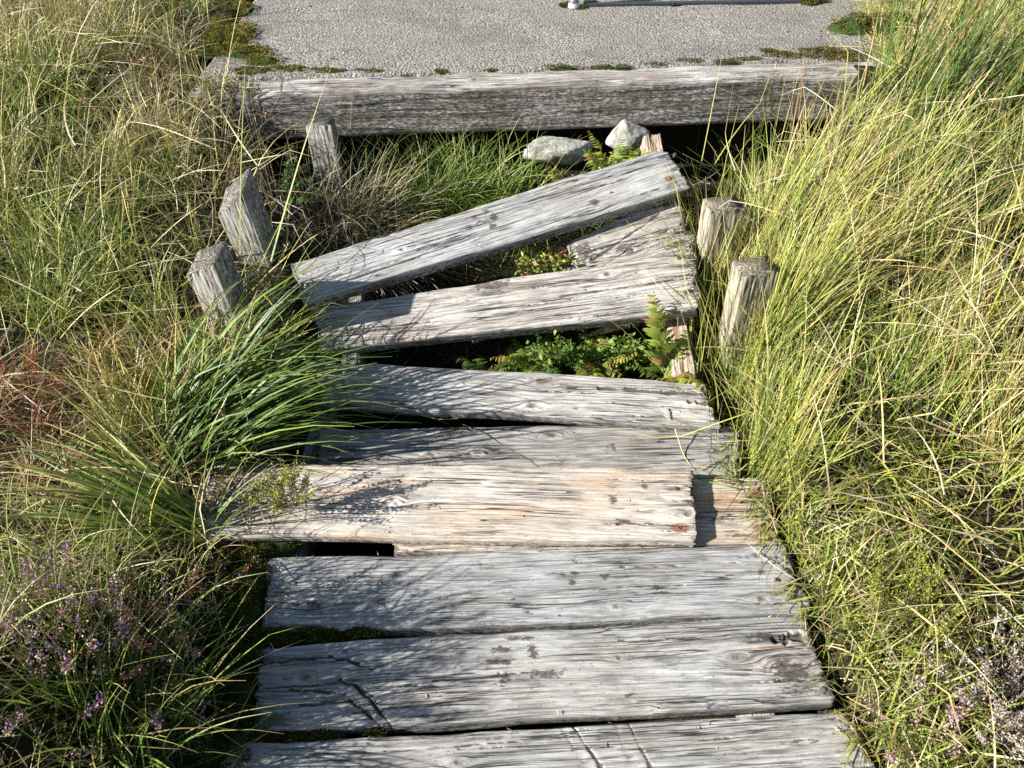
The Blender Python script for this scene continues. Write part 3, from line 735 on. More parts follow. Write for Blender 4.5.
# --- left meadow
def fallen(B, fn, box, dens):
    P = scatter(fn, dens, box); n = len(P)
    z = ground_z(P[:, 0], P[:, 1]) + rng.uniform(.03, .22, n)
    B.add(np.stack([P[:, 0], P[:, 1], z], -1), rng.uniform(0, 6.28, n), rng.normal(1.3, .25, n), rng.uniform(.10, .45, n), rng.uniform(-.1, .7, n), rng.uniform(.0025, .005, n),
          pick(n, {'straw': 2, 'gold': 1, 'pale': 2, 'brown': 1}), pick(n, {'straw': 3, 'pale': 3, 'gold': 1, 'rust': .5}), 5, rng.normal(0, .4, n), .35)
gl = Blades()
def meadow(B, pts, fn):
    for x, y in pts: fn(B, x, y)
def left_tuft(B, x, y):
    u = vnoise(x * 1.7, y * 1.7, 0, 301); v = vnoise(x * 3.1, y * 3.1, 0, 302)
    if y < 1.25:                                                      # heather corner: sparse
        tuft(B, x, y, rng.integers(16, 28), .05, (.14, .36), spread=.5, droop=(.4, 1.6), w=(.002, .0042), lean=rng.uniform(0, 6.28), lean_amt=.2,
             mix0={'green': 3, 'yg': 2, 'brown': 1}, mix1={'lime': 2.5, 'yg': 2.5, 'straw': 2.5, 'gold': 2, 'pale': 1.2})
    elif y < 1.85:                                                    # reddish curly grass
        tuft(B, x, y, rng.integers(16, 28), .06, (.12, .30), spread=.6, droop=(.6, 2.2), w=(.002, .0042), curl=.9, lean=2.6, lean_amt=.25,
             mix0={'green': 1.2, 'rust': 2, 'brown': 1.8, 'red': .8}, mix1={'straw': 2.4, 'pale': 1.8, 'rust': 3, 'gold': 1.6, 'red': 1.4, 'yg': .5})
    else:
        green = (u + .35 * v > .22) or (math.hypot(x + 1.35, y - 2.15) < .42 + .15 * v)
        kl = .5 if (y > 2.8 and x > -1.7) else 1.0
        if not green and rng.random() < .14:
            tuft(B, x, y, 34, .05, (.12, .36), spread=.5, droop=(.2, 1.6), w=(.002, .005), kink=.4, mix0={'brown': 3, 'rust': 1}, mix1={'brown': 2, 'grey': 2, 'rust': 1, 'pale': 1}); return
        tuft(B, x, y, rng.integers(22, 40), .045, (.14 * kl, .42 * kl), spread=.48, droop=(.1, 1.3), w=(.0022, .0058), lean=rng.uniform(0, 6.28), lean_amt=.32, kink=.3, curl=.35,
             mix0={'green': 4, 'lime': 2.5, 'deep': 1.5} if green else {'yg': 2, 'brown': 2, 'green': 1.5},
             mix1={'lime': 2.5, 'yg': 3, 'green': 2, 'straw': 3} if green else {'straw': 3.5, 'pale': 2.8, 'gold': 1.8, 'yg': 1.0, 'rust': 1, 'grey': 1})
P = scatter(left, 88, (-2.9, -.4, -.3, 4.6))
P = P[~((P[:, 1] < 1.30) & (P[:, 0] > -.80))]
P = P[~((P[:, 1] > 1.66) & (P[:, 1] < 2.9) & (P[:, 0] > -1.06))]
P = P[~((P[:, 1] > 1.9) & (P[:, 1] < 2.45) & (P[:, 0] > -1.30) & (rng.random(len(P)) < .5))]
meadow(gl, P, left_tuft)
# long thin straying stems
P = scatter(lambda X, Y: left(X, Y) & (Y > 1.7), 60, (-2.6, -.8, 1.7, 4.2)); n = len(P)
base = np.stack([P[:, 0], P[:, 1], ground_z(P[:, 0], P[:, 1])], -1)
tips = gl.add(base, rng.uniform(0, 6.28, n), np.abs(rng.normal(.35, .25, n)), rng.uniform(.35, .75, n), rng.uniform(.2, 1.1, n), rng.uniform(.0022, .0038, n),
              pick(n, {'green': 2, 'yg': 2, 'gold': 1}), pick(n, {'yg': 2, 'straw': 3, 'pale': 2, 'lime': 1}), 7, rng.normal(0, .3, n), .22, .6)
def heads(B, tips, frac, cols, size=(.006, .009), cnt=14, spread=.012):
    sel = rng.random(len(tips)) < frac; t = tips[sel]
    for p in t:
        e = p[-1]; d = p[-1] - p[-2]; d = d / (np.linalg.norm(d) + 1e-9)
        s = rng.random(cnt)
        Q = e - d * (s[:, None] * spread * 4) + rng.normal(0, spread * .35, (cnt, 3))
        B.bits(Q, d + rng.normal(0, .6, (cnt, 3)), rng.uniform(*size, cnt), .003, pick(cnt, cols))
heads(gl, tips, .45, {'brown': 2, 'rust': 1.5, 'straw': 2, 'pale': 1})
fallen(gl, left, (-2.7, -.75, 1.25, 4.4), 170)
fallen(gl, lambda X, Y: X < -.6, (-1.1, -.55, 1.95, 2.75), 150)
tag(gl.build('grass', M_LEAF), 'tangled straw and green grass covering the left bank', 'grass', None, 'stuff')

# --- right meadow
gr = Blades()
def right_tuft(B, x, y):
    u = vnoise(x * 1.9, y * 1.9, 0, 311); v = vnoise(x * 3.3, y * 3.3, 0, 312)
    if y < 1.0 and x > 1.12:                                           # heathery corner
        if rng.random() < .5: return
        tuft(B, x, y, rng.integers(6, 12), .05, (.10, .26), spread=.7, droop=(.5, 1.8), w=(.002, .004), mix0={'green': 2, 'brown': 2, 'yg': 1}, mix1={'straw': 2, 'lime': 2, 'pale': 2, 'rust': 1})
    elif y < 1.55 and x < 1.35:                                        # combed flat towards the boards
        near = np.clip((x - .72) / .3, .5, 1); tuft(B, x + .04, y, rng.integers(24, 36), .06, (.14 * near, .34 * near), lean=-2.35 + .6 * v + rng.normal(0, .4), lean_amt=.6 * near, spread=.45, droop=(.3, 1.1), w=(.0025, .0062), kink=.25, curl=.2,
             mix0={'yg': 2, 'lime': 2.5, 'green': 1.5}, mix1={'yg': 2.5, 'straw': 2.5, 'lime': 1.8, 'pale': 1.2, 'gold': 1.2})
    else:
        green = u + .3 * v > -.06
        if y > 2.82 and x < 1.0: return
        k = .40 if (2.6 < y < 3.6 and x < 1.55) else .62 + .38 * min(1, max(0, .6 + 1.6 * vnoise(x * 2.3, y * 2.3, 0, 399)))
        if not green and rng.random() < .12:
            tuft(B, x, y, 32, .05, (.12 * k, .36 * k), lean=1.5 * v, lean_amt=.5, spread=.5, droop=(.2, 1.2), w=(.002, .005), kink=.4, mix0={'brown': 3, 'rust': 1}, mix1={'brown': 2, 'grey': 2, 'rust': 1, 'pale': 1}); return
        tuft(B, x, y, rng.integers(28, 48), .05, (.16 * k, .52 * k), lean=.7 + 1.0 * v + rng.normal(0, .4), lean_amt=.5, spread=.36, droop=(0, .7), w=(.002, .0050), kink=.25, curl=.12,
             mix0={'green': 3, 'lime': 3, 'yg': 1} if green else {'yg': 2.5, 'lime': 1.5, 'brown': 1.2},
             mix1={'lime': 1.8, 'yg': 2.8, 'straw': 2, 'green': 2.2, 'gold': 1.5, 'pale': .8} if green else {'straw': 2.4, 'yg': 2.8, 'pale': 1.3, 'gold': 2.4, 'lime': .8, 'rust': .7, 'grey': .5})
P = scatter(right, 108, (.4, 3.0, .35, 4.9))
P = P[~((P[:, 1] > 1.85) & (P[:, 1] < 2.5) & (P[:, 0] < .73)) & ~((np.hypot(P[:, 0] - .80, P[:, 1] - 1.93) < .11))]
meadow(gr, P, right_tuft)
P = scatter(lambda X, Y: right(X, Y) & (Y > 1.3), 75, (.7, 2.6, 1.3, 4.3)); n = len(P)
base = np.stack([P[:, 0], P[:, 1], ground_z(P[:, 0], P[:, 1])], -1)
tips = gr.add(base, rng.normal(.6, 1.0, n), np.abs(rng.normal(.55, .3, n)), rng.uniform(.35, .8, n), rng.uniform(.1, .9, n), rng.uniform(.0025, .0045, n),
              pick(n, {'lime': 2, 'yg': 3, 'gold': 1}), pick(n, {'yg': 2.5, 'straw': 3, 'pale': 1.5, 'gold': 1.5}), 7, rng.normal(0, .25, n), .18, .6)
for yy in np.arange(.42, 1.75, .035):
    xx = float(np.interp(yy, [.3, .6, .9, 1.2, 1.5, 2.0], [.90, .875, .835, .80, .785, .78])) + rng.uniform(-.045, .07)
    tuft(gr, xx, yy, 26, .035, (.08, .22), lean=-.3 + rng.normal(0, .9), lean_amt=.35, spread=.6, droop=(.3, 1.4), w=(.0025, .006), kink=.25, mix0={'green': 2, 'lime': 2, 'brown': 1.5}, mix1={'yg': 3, 'straw': 2, 'lime': 2, 'pale': 1})
for yy in np.arange(.42, 1.25, .03):
    xx = float(np.interp(yy, [.3, .6, .9, 1.2, 1.5], [.85, .83, .79, .76, .74])) + rng.uniform(-.01, .04)
    tuft(gr, xx, yy, 14, .025, (.07, .17), lean=rng.normal(.2, .9), lean_amt=.25, spread=.5, droop=(.3, 1.4), w=(.0025, .0055), kink=.25, mix0={'green': 2, 'deep': 1, 'brown': 1.5}, mix1={'yg': 2, 'straw': 2, 'lime': 2, 'pale': 1})
heads(gr, tips, .35, {'brown': 2, 'rust': 2, 'straw': 2})
fallen(gr, right, (.80, 2.8, .45, 4.4), 230)
tag(gr.build('grass', M_LEAF), 'yellow green grass leaning over the right bank', 'grass', None, 'stuff')

# --- separate tussocks
def tussock(label, fn, cat='grass tuft', group='grass tufts growing beside the boards', name='grass_tussock'):
    B = Blades(); fn(B); ob = B.build(name, M_LEAF); return tag(ob, label, cat, group)
def big(B):
    p = ip(180, 448)
    tuft(B, p[0] + .02, p[1], 360, .14, (.34, .70), fan=(-.12, 1.15), spread=.88, droop=(.6, 1.2), w=(.005, .0110), kink=.05, tipb=.25,
         mix0={'deep': 3, 'green': 3}, mix1={'green': 4, 'lime': 1.6, 'deep': 2.5, 'straw': .3, 'gold': .4})
    tuft(B, p[0] - .05, p[1] + .05, 240, .15, (.22, .46), fan=(1.0, 3.6), spread=.45, droop=(.4, 1.6), w=(.0035, .0065), kink=.15, curl=.6,
         mix0={'green': 2, 'yg': 2, 'lime': 1}, mix1={'gold': 2.5, 'straw': 2, 'rust': 2.6, 'yg': 1.6})
    tuft(B, p[0] + .10, p[1] + .16, 130, .10, (.20, .42), fan=(-.4, 2.2), spread=.5, droop=(.5, 1.2), w=(.003, .006), kink=.12,
         mix0={'green': 2, 'yg': 2}, mix1={'rust': 2, 'gold': 2, 'straw': 2, 'lime': 1.2})
tussock('big arching green tussock spilling over the left ends of the boards', big)
def low(B):
    p = ip(203, 532)
    tuft(B, p[0], p[1], 170, .06, (.32, .62), fan=(2.5, 3.5), spread=.95, droop=(.5, .95), w=(.005, .0105), kink=.05, mix0={'green': 3, 'deep': 1.5, 'lime': 1}, mix1={'lime': 2.5, 'yg': 1.6, 'straw': .9, 'green': 3, 'gold': .8}, tipb=.4)
    tuft(B, p[0] + .02, p[1], 16, .04, (.2, .36), fan=(-.5, 1.2), spread=.75, droop=(.6, 1.3), w=(.003, .006), mix0={'green': 3, 'deep': 1.5}, mix1={'lime': 2, 'green': 2, 'pale': 1})
tussock('low tussock with blades sweeping left, just below the big arching one', low)
def shade(B):
    for cx, cy, n, h in ((140, 735, 80, .9), (170, 800, 70, .8), (150, 680, 36, .8)):
        p = ip(cx, cy)
        tuft(B, p[0], p[1], n, .09, (.26 * h, .52 * h), lean=.6, lean_amt=.18, spread=.35, droop=(.3, 1.5), w=(.0032, .0065), kink=.15, mix0={'deep': 2, 'green': 3}, mix1={'green': 3, 'lime': 2, 'yg': 2, 'gold': 1.2, 'straw': 1.2})
tussock('dark green tuft shading the left ends of the two nearest boards', shade)
def behind(B):
    for cx, cy, n in ((430, 185, 240), (480, 195, 170), (385, 190, 130), (350, 165, 90), (450, 165, 150), (530, 185, 120), (410, 160, 120), (580, 190, 60), (500, 160, 120), (360, 150, 70), (460, 150, 90)):
        p = at_y(cx, cy, 2.74); x, y = p[0], 2.78 if cy > 170 else 2.93
        tuft(B, x, y, n, .11, (.20, .42), lean=-1.6, lean_amt=.2, spread=.5, droop=(.5, 1.3), w=(.003, .0055), rest=False, zoff=.0, mix0={'deep': 1, 'green': 4, 'lime': 1}, mix1={'green': 4, 'lime': 3, 'straw': .7})
tussock('fresh green tuft in the gap between the beam and the topmost loose board', behind)
def dry(B):
    for cx, cy, n in ((345, 205, 130), (310, 190, 120), (375, 240, 80), (290, 205, 80), (330, 245, 40), (340, 170, 110), (270, 170, 80), (360, 180, 70), (315, 200, 110), (325, 215, 80)):
        p = at_y(cx, cy, 2.55)
        tuft(B, p[0], 2.62, n, .08, (.22, .50), lean=-.7, lean_amt=.62, spread=.6, droop=(.2, 1.1), w=(.002, .0042), rest=False, kink=.35, zoff=.06, mix0={'brown': 2, 'grey': 2, 'straw': 1}, mix1={'pale': 3, 'straw': 2, 'grey': 2})
tussock('dead pale straw tuft drooping over the left end of the topmost loose board', dry)
def rush(B):
    for cx, cy, n in ((910, 130, 90), (960, 130, 150), (1010, 150, 110), (895, 95, 60)):
        p = ip(cx, cy)
        tuft(B, p[0], p[1], n, .12, (.45, .95), lean=.3, lean_amt=.18, spread=.22, droop=(.1, .6), w=(.003, .0055), kink=.08, curl=.1, mix0={'deep': 3, 'dark': 1, 'green': 2, 'brown': 1}, mix1={'green': 3, 'deep': 3, 'rust': 1.5, 'gold': 1, 'brown': 1.4})
tussock('tall upright clump of rushes at the right end of the beam', rush, 'rushes', None, 'rush_clump')
def rfront(B):
    for cx, cy, n in ((752, 470, 90), (770, 440, 70), (740, 400, 36), (800, 470, 60), (733, 345, 80), (712, 300, 60), (755, 370, 80), (705, 240, 110), (725, 225, 130), (738, 235, 110), (770, 330, 70), (745, 320, 60), (735, 215, 90)):
        p = ip(cx, cy, .05) if cy > 360 else np.array([at_y(cx, cy + 25, 1.98 if cy > 295 else 2.28)[0], 1.93 if cy > 295 else 2.25, 0])
        lo = cy < 360; tuft(B, max(p[0], .68), p[1], n, .06, (.34, .70) if lo else (.22, .50), lean=.9, lean_amt=.14, spread=.2, droop=(.1, .7), w=(.0025, .005), kink=.15, curl=.2, mix0={'green': 3, 'lime': 1.2, 'yg': 1.5, 'gold': .6}, mix1={'yg': 3, 'lime': .8, 'green': 1.2, 'straw': 2.2, 'gold': 2})
tussock('upright yellow green tuft at the right board ends, in front of the cut post', rfront)
def wisp(B):
    for cx, cy, n in ((245, 330, 26), (225, 345, 30), (268, 300, 14)):
        p = at_y(cx, cy, 1.93)
        tuft(B, p[0], 1.93, n, .04, (.2, .42), lean=.7, lean_amt=.3, spread=.3, droop=(.2, .9), w=(.002, .0045), rest=False, zoff=0, mix0={'green': 2, 'deep': 2}, mix1={'lime': 2, 'yg': 2, 'green': 2})
    for (x0, y0, Y0, x1, y1, Y1, w) in ((253, 332, 1.93, 338, 62, 2.35, .0065), (241, 345, 1.9, 249, 62, 2.30, .005), (262, 330, 1.95, 318, 235, 2.15, .005), (246, 300, 2.0, 300, 190, 2.2, .004)):
        a, b = at_y(x0, y0, Y0), at_y(x1, y1, Y1); d = b - a; L = np.linalg.norm(d)
        B.add(a[None], math.atan2(d[1], d[0]), math.acos(d[2] / L) - .08, L, .16, w, np.array([PAL['lime']]), np.array([PAL['yg']]), 8, 0, 0, .3, False)
tussock('thin wisp of long green stems growing between the left pair of posts and the boards', wisp)

# --- moss
def moss(label, pts, h, n, mix0, group='moss patches', z=None, cover=None):
    """pts: (x, y, z, rx, ry) lobes in metres"""
    B = Blades(); tot = sum(p[3] * p[4] for p in pts)
    for (x, y, zz, rx, ry) in pts:
        k = max(60, int(2.2 * n * rx * ry / tot)); a = rng.uniform(0, 6.28, k); r = np.sqrt(rng.random(k))
        r = r * (1 + .25 * vnoise(np.cos(a) * 2 + x * 9, np.sin(a) * 2 + y * 9, 0, 55))
        X, Y = x + rx * r * np.cos(a), y + ry * r * np.sin(a)
        base = zz + h * np.sqrt(np.clip(1 - (r / 1.25) ** 2, 0, 1)) * (.7 + .5 * vnoise(X * 40, Y * 40, 0, 56))
        D = np.stack([np.cos(a) * r * .8, np.sin(a) * r * .8, np.ones(k)], -1) + rng.normal(0, .45, (k, 3))
        B.bits(np.stack([X, Y, base - .004], -1), D, rng.uniform(.004, .010, k), rng.uniform(.002, .004, k), pick(k, mix0, .16))
        # solid cushion underneath
        m = 18; rr = np.linspace(0, 1, 5); th = np.linspace(0, 2 * np.pi, m, endpoint=False)
        RR, TT = np.meshgrid(rr, th, indexing='ij'); kx = x + rx * RR * np.cos(TT); ky = y + ry * RR * np.sin(TT)
        kz = zz - .006 + h * .8 * np.sqrt(np.clip(1 - RR ** 2, 0, 1)) * (.8 + .4 * vnoise(kx * 40, ky * 40, 0, 56))
        i, j = np.meshgrid(np.arange(4), np.arange(m), indexing='ij'); jn = (j + 1) % m
        B.raw(np.stack([kx, ky, kz], -1).reshape(-1, 3), np.stack([i * m + j, (i + 1) * m + j, (i + 1) * m + jn, i * m + jn], -1).reshape(-1, 4), PAL['dark'])
    return tag(B.build('moss_patch', M_MOSS), label, 'moss', group)
PAL.update(mossd=(.05, .055, .012), mossg=(.10, .105, .018), mossy=(.27, .23, .03), mosso=(.22, .155, .02), mossb=(.07, .045, .018))
def lobes(img, z): return [(*at_z(x, y, z)[:2], z, rx, ry) for x, y, rx, ry in img]
moss('golden brown moss mound at the left corner of the concrete', lobes([(232, 36, .12, .15), (246, 52, .11, .07), (215, 50, .08, .08), (262, 62, .08, .05), (222, 25, .06, .08), (240, 12, .07, .1), (228, 2, .08, .1)], PAD_Z), .035, 5200, {'mosso': 3, 'mossy': 2, 'mossg': 1, 'mossb': 1.2})
moss('thin strip of green moss along the left half of the beam', lobes([(285, 70, .10, .035), (325, 72, .10, .025), (365, 72, .07, .018), (440, 71, .03, .012), (490, 71, .025, .01), (250, 72, .07, .045)], PAD_Z - .004), .014, 3000, {'mossg': 3, 'mossy': 1.5, 'mossb': 1})
moss('dark dry moss strip along the right half of the beam', lobes([(560, 68, .08, .014), (690, 62, .06, .02), (655, 65, .06, .012), (745, 60, .08, .02), (725, 63, .06, .015), (785, 56, .10, .04), (820, 54, .11, .07), (770, 52, .05, .03), (845, 56, .1, .06), (610, 68, .1, .016)], PAD_Z - .003), .016, 3400, {'mossb': 3, 'mossd': 2, 'mossg': 1.3, 'mosso': 1})
moss('rounded brown green moss block at the right edge of the concrete', lobes([(850, 29, .11, .08), (880, 30, .10, .08), (865, 25, .10, .06), (900, 26, .09, .07)], PAD_Z), .06, 2600, {'mossb': 2, 'mossd': 2, 'mossg': 2, 'mossy': 1})
moss('small moss cushion around the foot of the metal pole', lobes([(566, 6, .035, .03), (580, 8, .03, .025), (590, 3, .03, .03)], PAD_Z), .016, 700, {'mossd': 2, 'mossg': 1.5, 'mossb': 2})
moss('small dark moss cushion on the concrete at the top right', lobes([(808, 4, .05, .035), (820, 2, .04, .03)], PAD_Z), .03, 700, {'mossd': 2, 'mossy': 1.2, 'mossb': 2})
moss('flat speck of moss on the concrete in the shadow line', lobes([(675, 6, .022, .015)], PAD_Z), .012, 220, {'mossd': 2, 'mossg': 1.5})
ML = {'mossd': 3, 'mossg': 3, 'mossy': 1.6, 'mossb': 1.5}
moss('olive moss cushion against the left ends of the near boards', lobes([(248, 585, .07, .10), (225, 620, .10, .10), (250, 610, .06, .05), (205, 570, .1, .1)], -.03), .07, 5200, ML)
moss('moss creeping along the gap between the second and third boards', lobes([(275, 637, .08, .022), (310, 636, .08, .02), (345, 634, .06, .016), (370, 633, .04, .01)], -.012), .022, 2600, ML)
moss('dark shaded moss cushion at the lower left of the near boards', lobes([(235, 690, .09, .10), (205, 730, .12, .10), (248, 668, .06, .06), (180, 690, .1, .1), (225, 755, .08, .05)], -.03), .06, 5600, {'mossd': 4, 'mossg': 1.6, 'mossb': 2})
moss('moss bits filling the gap behind the nearest board', lobes([(275, 738, .06, .012), (320, 736, .05, .01), (375, 733, .03, .008)], -.010), .014, 800, {'mossd': 3, 'mossg': 2, 'mossb': 2})
moss('moss under the left end of the raised tan board', lobes([(270, 545, .08, .04), (235, 535, .09, .06)], -.02), .05, 1800, ML)

# --- heather
PAL.update(mossl=(.42, .40, .10), pink=(.50, .22, .38), pinkp=(.62, .38, .48), violet=(.33, .16, .42), deadpink=(.52, .36, .30), rusty=(.50, .20, .13), heath=(.07, .10, .025), heathy=(.16, .18, .04), twig=(.12, .075, .05), dead=(.42, .36, .32))
def heather(label, x, y, rad, h, n, leafmix, flmix, flfrac, leaf_n=64, fl_n=34, stemcol='twig', group='heather plants', name='heather_plant', zoff=-.01):
    B = Blades(); Fl = Blades()
    a = rng.uniform(0, 6.28, n); r = rad * .55 * np.sqrt(rng.random(n))
    bx, by = x + r * np.cos(a), y + r * np.sin(a)
    base = np.stack([bx, by, ground_z(bx, by) + zoff], -1)
    L = h * rng.uniform(.75, 1.25, n)
    pos = B.add(base, a + rng.normal(0, .5, n), np.abs(rng.normal(.45, .25, n)), L, rng.uniform(-.5, .5, n), .0022, np.array(PAL[stemcol]), np.array(PAL[stemcol]), 6, rng.normal(0, .4, n), 0, .8, False, endw=.5)
    ns = pos.shape[1] - 1
    def along(t):
        f = t * ns; k = np.minimum(f.astype(int), ns - 1); return k, f - k
    hasfl = rng.random(n) < flfrac
    for s in range(n):
        t = rng.uniform(.2, 1, leaf_n); k, f = along(t)
        p = pos[s, k] * (1 - f)[:, None] + pos[s, k + 1] * f[:, None]; d = pos[s, k + 1] - pos[s, k]; d /= np.linalg.norm(d, axis=1, keepdims=True) + 1e-9
        off = rng.normal(0, .006, (leaf_n, 3)) * (1.4 - t)[:, None]
        B.bits(p + off, d + rng.normal(0, .7, (leaf_n, 3)), rng.uniform(.005, .010, leaf_n), .0032, pick(leaf_n, leafmix, .25))
        if hasfl[s]:
            t = rng.uniform(.62, 1.02, fl_n); k, f = along(np.minimum(t, .999))
            p = pos[s, k] * (1 - f)[:, None] + pos[s, k + 1] * f[:, None]; d = pos[s, k + 1] - pos[s, k]; d /= np.linalg.norm(d, axis=1, keepdims=True) + 1e-9
            off = rng.normal(0, .0055, (fl_n, 3))
            Fl.bells(p + off, d * .6 + rng.normal(0, .8, (fl_n, 3)), rng.uniform(.005, .008, fl_n), .0045, pick(fl_n, flmix, .22))
    root = B.build(name, M_HEATH)
    if Fl.n: Fl.build('blossom', M_HEATH, root)
    return tag(root, label, 'heather', group)
HL = {'heath': 3, 'heathy': 3, 'twig': .6}
def hp(x, y): p = ip(x, y); return p[0], p[1]
heather('dense pink flowering heather at the left edge beside the lower boards', *hp(15, 690), .12, .24, 28, HL, {'pinkp': 3, 'pink': 2, 'deadpink': 2}, .85, fl_n=34)
heather('heather with violet tips left of the third board', *hp(142, 690), .07, .28, 20, HL, {'violet': 3, 'pinkp': 1, 'pink': 1.5}, .5, fl_n=34)
heather('heather with faded pink flowers just above the violet one', *hp(120, 655), .07, .25, 16, HL, {'deadpink': 3, 'pinkp': 2}, .5, fl_n=34)
heather('small heath with rusty orange flower heads beside the olive moss', *hp(172, 650), .07, .24, 30, {'heathy': 2, 'heath': 2}, {'rusty': 3, 'deadpink': 2}, .8, fl_n=50)
heather('sprig of bright magenta heather among straw grass at the left', *hp(70, 625), .05, .22, 12, HL, {'pink': 3, 'violet': 2}, .6)
heather('brownish heather with few flowers under the low tussock', *hp(45, 605), .14, .15, 16, {'heathy': 2, 'twig': 1, 'dead': 1.2}, {'deadpink': 3, 'pinkp': 1}, .25, fl_n=34)
heather('leafy dark heather at the bottom left corner with scattered pink bells', *hp(60, 815), .14, .18, 16, HL, {'pinkp': 2, 'violet': 1.4}, .2, fl_n=34)
heather('dark green heather without flowers next to the lower left moss', *hp(175, 780), .15, .22, 90, {'heath': 4, 'heathy': 3}, {'pinkp': 1}, .05)
heather('heather sprig with one pink head beside the second board on the right', *hp(932, 712), .03, .15, 9, {'heathy': 3, 'heath': 2}, {'pinkp': 3, 'pink': 2}, .6)
heather('pink heather growing at the right end of the nearest board', *hp(915, 768), .07, .12, 18, {'heathy': 3, 'heath': 2}, {'pinkp': 3, 'pink': 2}, .6)
heather('grey dead heather bush at the lower right corner', *hp(1005, 720), .14, .18, 80, {'dead': 4, 'twig': 2.5}, {'dead': 3, 'grey': 1, 'deadpink': .5}, .5, stemcol='dead', fl_n=34)
heather('dead heather with reddish twigs at the far left among curled grass', *hp(20, 430), .2, .16, 50, {'twig': 2, 'red': 3, 'rust': 1}, {'red': 1, 'rusty': 1}, .5, stemcol='red')
heather('pale lichen like heath sprig growing on the raised tan board', *(at_z(292, 512, .05)[:2]), .035, .13, 30, {'heathy': 2, 'mossl': 2, 'dead': 2.5, 'twig': .6}, {'mossl': 3, 'yg': 2, 'lime': 1}, .8, leaf_n=26, fl_n=60, zoff=.285)
heather('small yellow green flowering weed in the grass right of the third board', *hp(890, 640), .10, .2, 26, {'heathy': 3, 'yg': 2}, {'yg': 3, 'mossy': 2}, .6)

# --- ferns
PAL.update(fern=(.15, .24, .035), fernd=(.07, .14, .025), ferny=(.33, .36, .05), fernb=(.28, .13, .05))
def frond_geo(B, p0, az, tilt, L, droop, width, c0, c1, npin=16, roll=0.0):
    seg = 20; t = np.linspace(0, 1, seg + 1); th = tilt + droop * t ** 1.2
    d = np.stack([np.sin(th) * math.cos(az), np.sin(th) * math.sin(az), np.cos(th)], -1)
    pos = np.vstack([p0, p0 + np.cumsum(d[:-1] * L / seg, 0)])
    B.add(np.array([p0]), az, tilt, L, droop, .003, np.array([c0]) * .8, np.array([c1]), 12, 0, 0, .05, False, pw=1.2, tipb=0)
    sidev = np.array([-math.sin(az), math.cos(az), 0.0])
    for k in range(npin):
        u = .12 + .88 * k / npin; f = u * seg; i = min(int(f), seg - 1); p = pos[i] + (pos[i + 1] - pos[i]) * (f - i); dd = d[i]
        nn = np.cross(dd, sidev); sv = sidev * math.cos(roll) + nn * math.sin(roll)
        wl = .95 * width * (math.sin(math.pi * min(1, .25 + .75 * u)) ** .8) * rng.uniform(.85, 1.1)
        col = np.array(c0) * (1 - u) + np.array(c1) * u
        for sg in (-1, 1):
            if rng.random() < .07: continue
            wl0 = wl; wl = wl0 * rng.uniform(.6, 1.15); col = col * rng.uniform(.7, 1.25) if rng.random() > .06 else np.array(PAL['fernb']) * rng.uniform(.6, 1.1)
            o = sv * sg * .93 + dd * rng.uniform(.15, .55) - nn * rng.uniform(-.25, .45); o /= np.linalg.norm(o)
            pl = dd - o * np.dot(dd, o); pl /= np.linalg.norm(pl)
            m = 9; V = []
            for q in range(m + 1):
                s = q / m; ww = wl * .23 * (1 - s ** 1.6) * (1.0 if q % 2 else .55) + .0008
                c = p + o * wl * s - nn * wl * .25 * s * s
                V += [c - pl * ww, c + pl * ww]
            Q = [(2 * q, 2 * q + 1, 2 * q + 3, 2 * q + 2) for q in range(m)]
            B.raw(np.array(V), np.array(Q), np.clip(col, 0, 1)); wl = wl0
def fern(label, base, fronds):
    root = empty('fern_plant', tuple(base)); tag(root, label, 'fern', 'ferns growing up through the gaps')
    for (az, tilt, L, droop, w, c0, c1) in fronds:
        B = Blades(); frond_geo(B, np.array([rng.normal(0, .006), rng.normal(0, .006), 0]), az, tilt, L, droop, w, PAL[c0], PAL[c1], max(8, int(L * 75)))
        B.build('frond', M_FERN, root)
    return root
D2 = math.radians
def fan_fronds(az0, az1, n, Lr, tiltr, cols, w=.05):
    out = []
    for k in range(n):
        c = cols[rng.integers(len(cols))]
        out.append((rng.uniform(az0, az1), rng.uniform(*tiltr), rng.uniform(*Lr), rng.uniform(.5, 1.1), w * rng.uniform(.75, 1.2), c[0], c[1]))
    return out
G3 = [('fern', 'fern'), ('fernd', 'fern'), ('fern', 'ferny'), ('fernd', 'fernd'), ('fernb', 'ferny')]
G2 = [('fern', 'fern'), ('fernd', 'fern'), ('fern', 'ferny')]
def gy_at(x, y, Y, z): return (at_y(x, y, Y)[0], Y, z)
fern('lush green fern filling the middle of the gap under the slanting bleached board', gy_at(600, 350, 1.95, -.03), fan_fronds(0, 6.28, 46, (.08, .18), (.5, 1.35), G3, .042))
fern('green fern in the gap left of the lush one', gy_at(535, 350, 1.96, -.03), fan_fronds(0, 6.28, 44, (.08, .18), (.5, 1.35), G3, .04))
fern('small fern with browned fronds at the left end of the fern gap', gy_at(484, 355, 1.93, -.05), fan_fronds(0, 6.28, 12, (.09, .15), (.6, 1.2), [('fernb', 'fernb'), ('fern', 'ferny'), ('fern', 'fern')], .04))
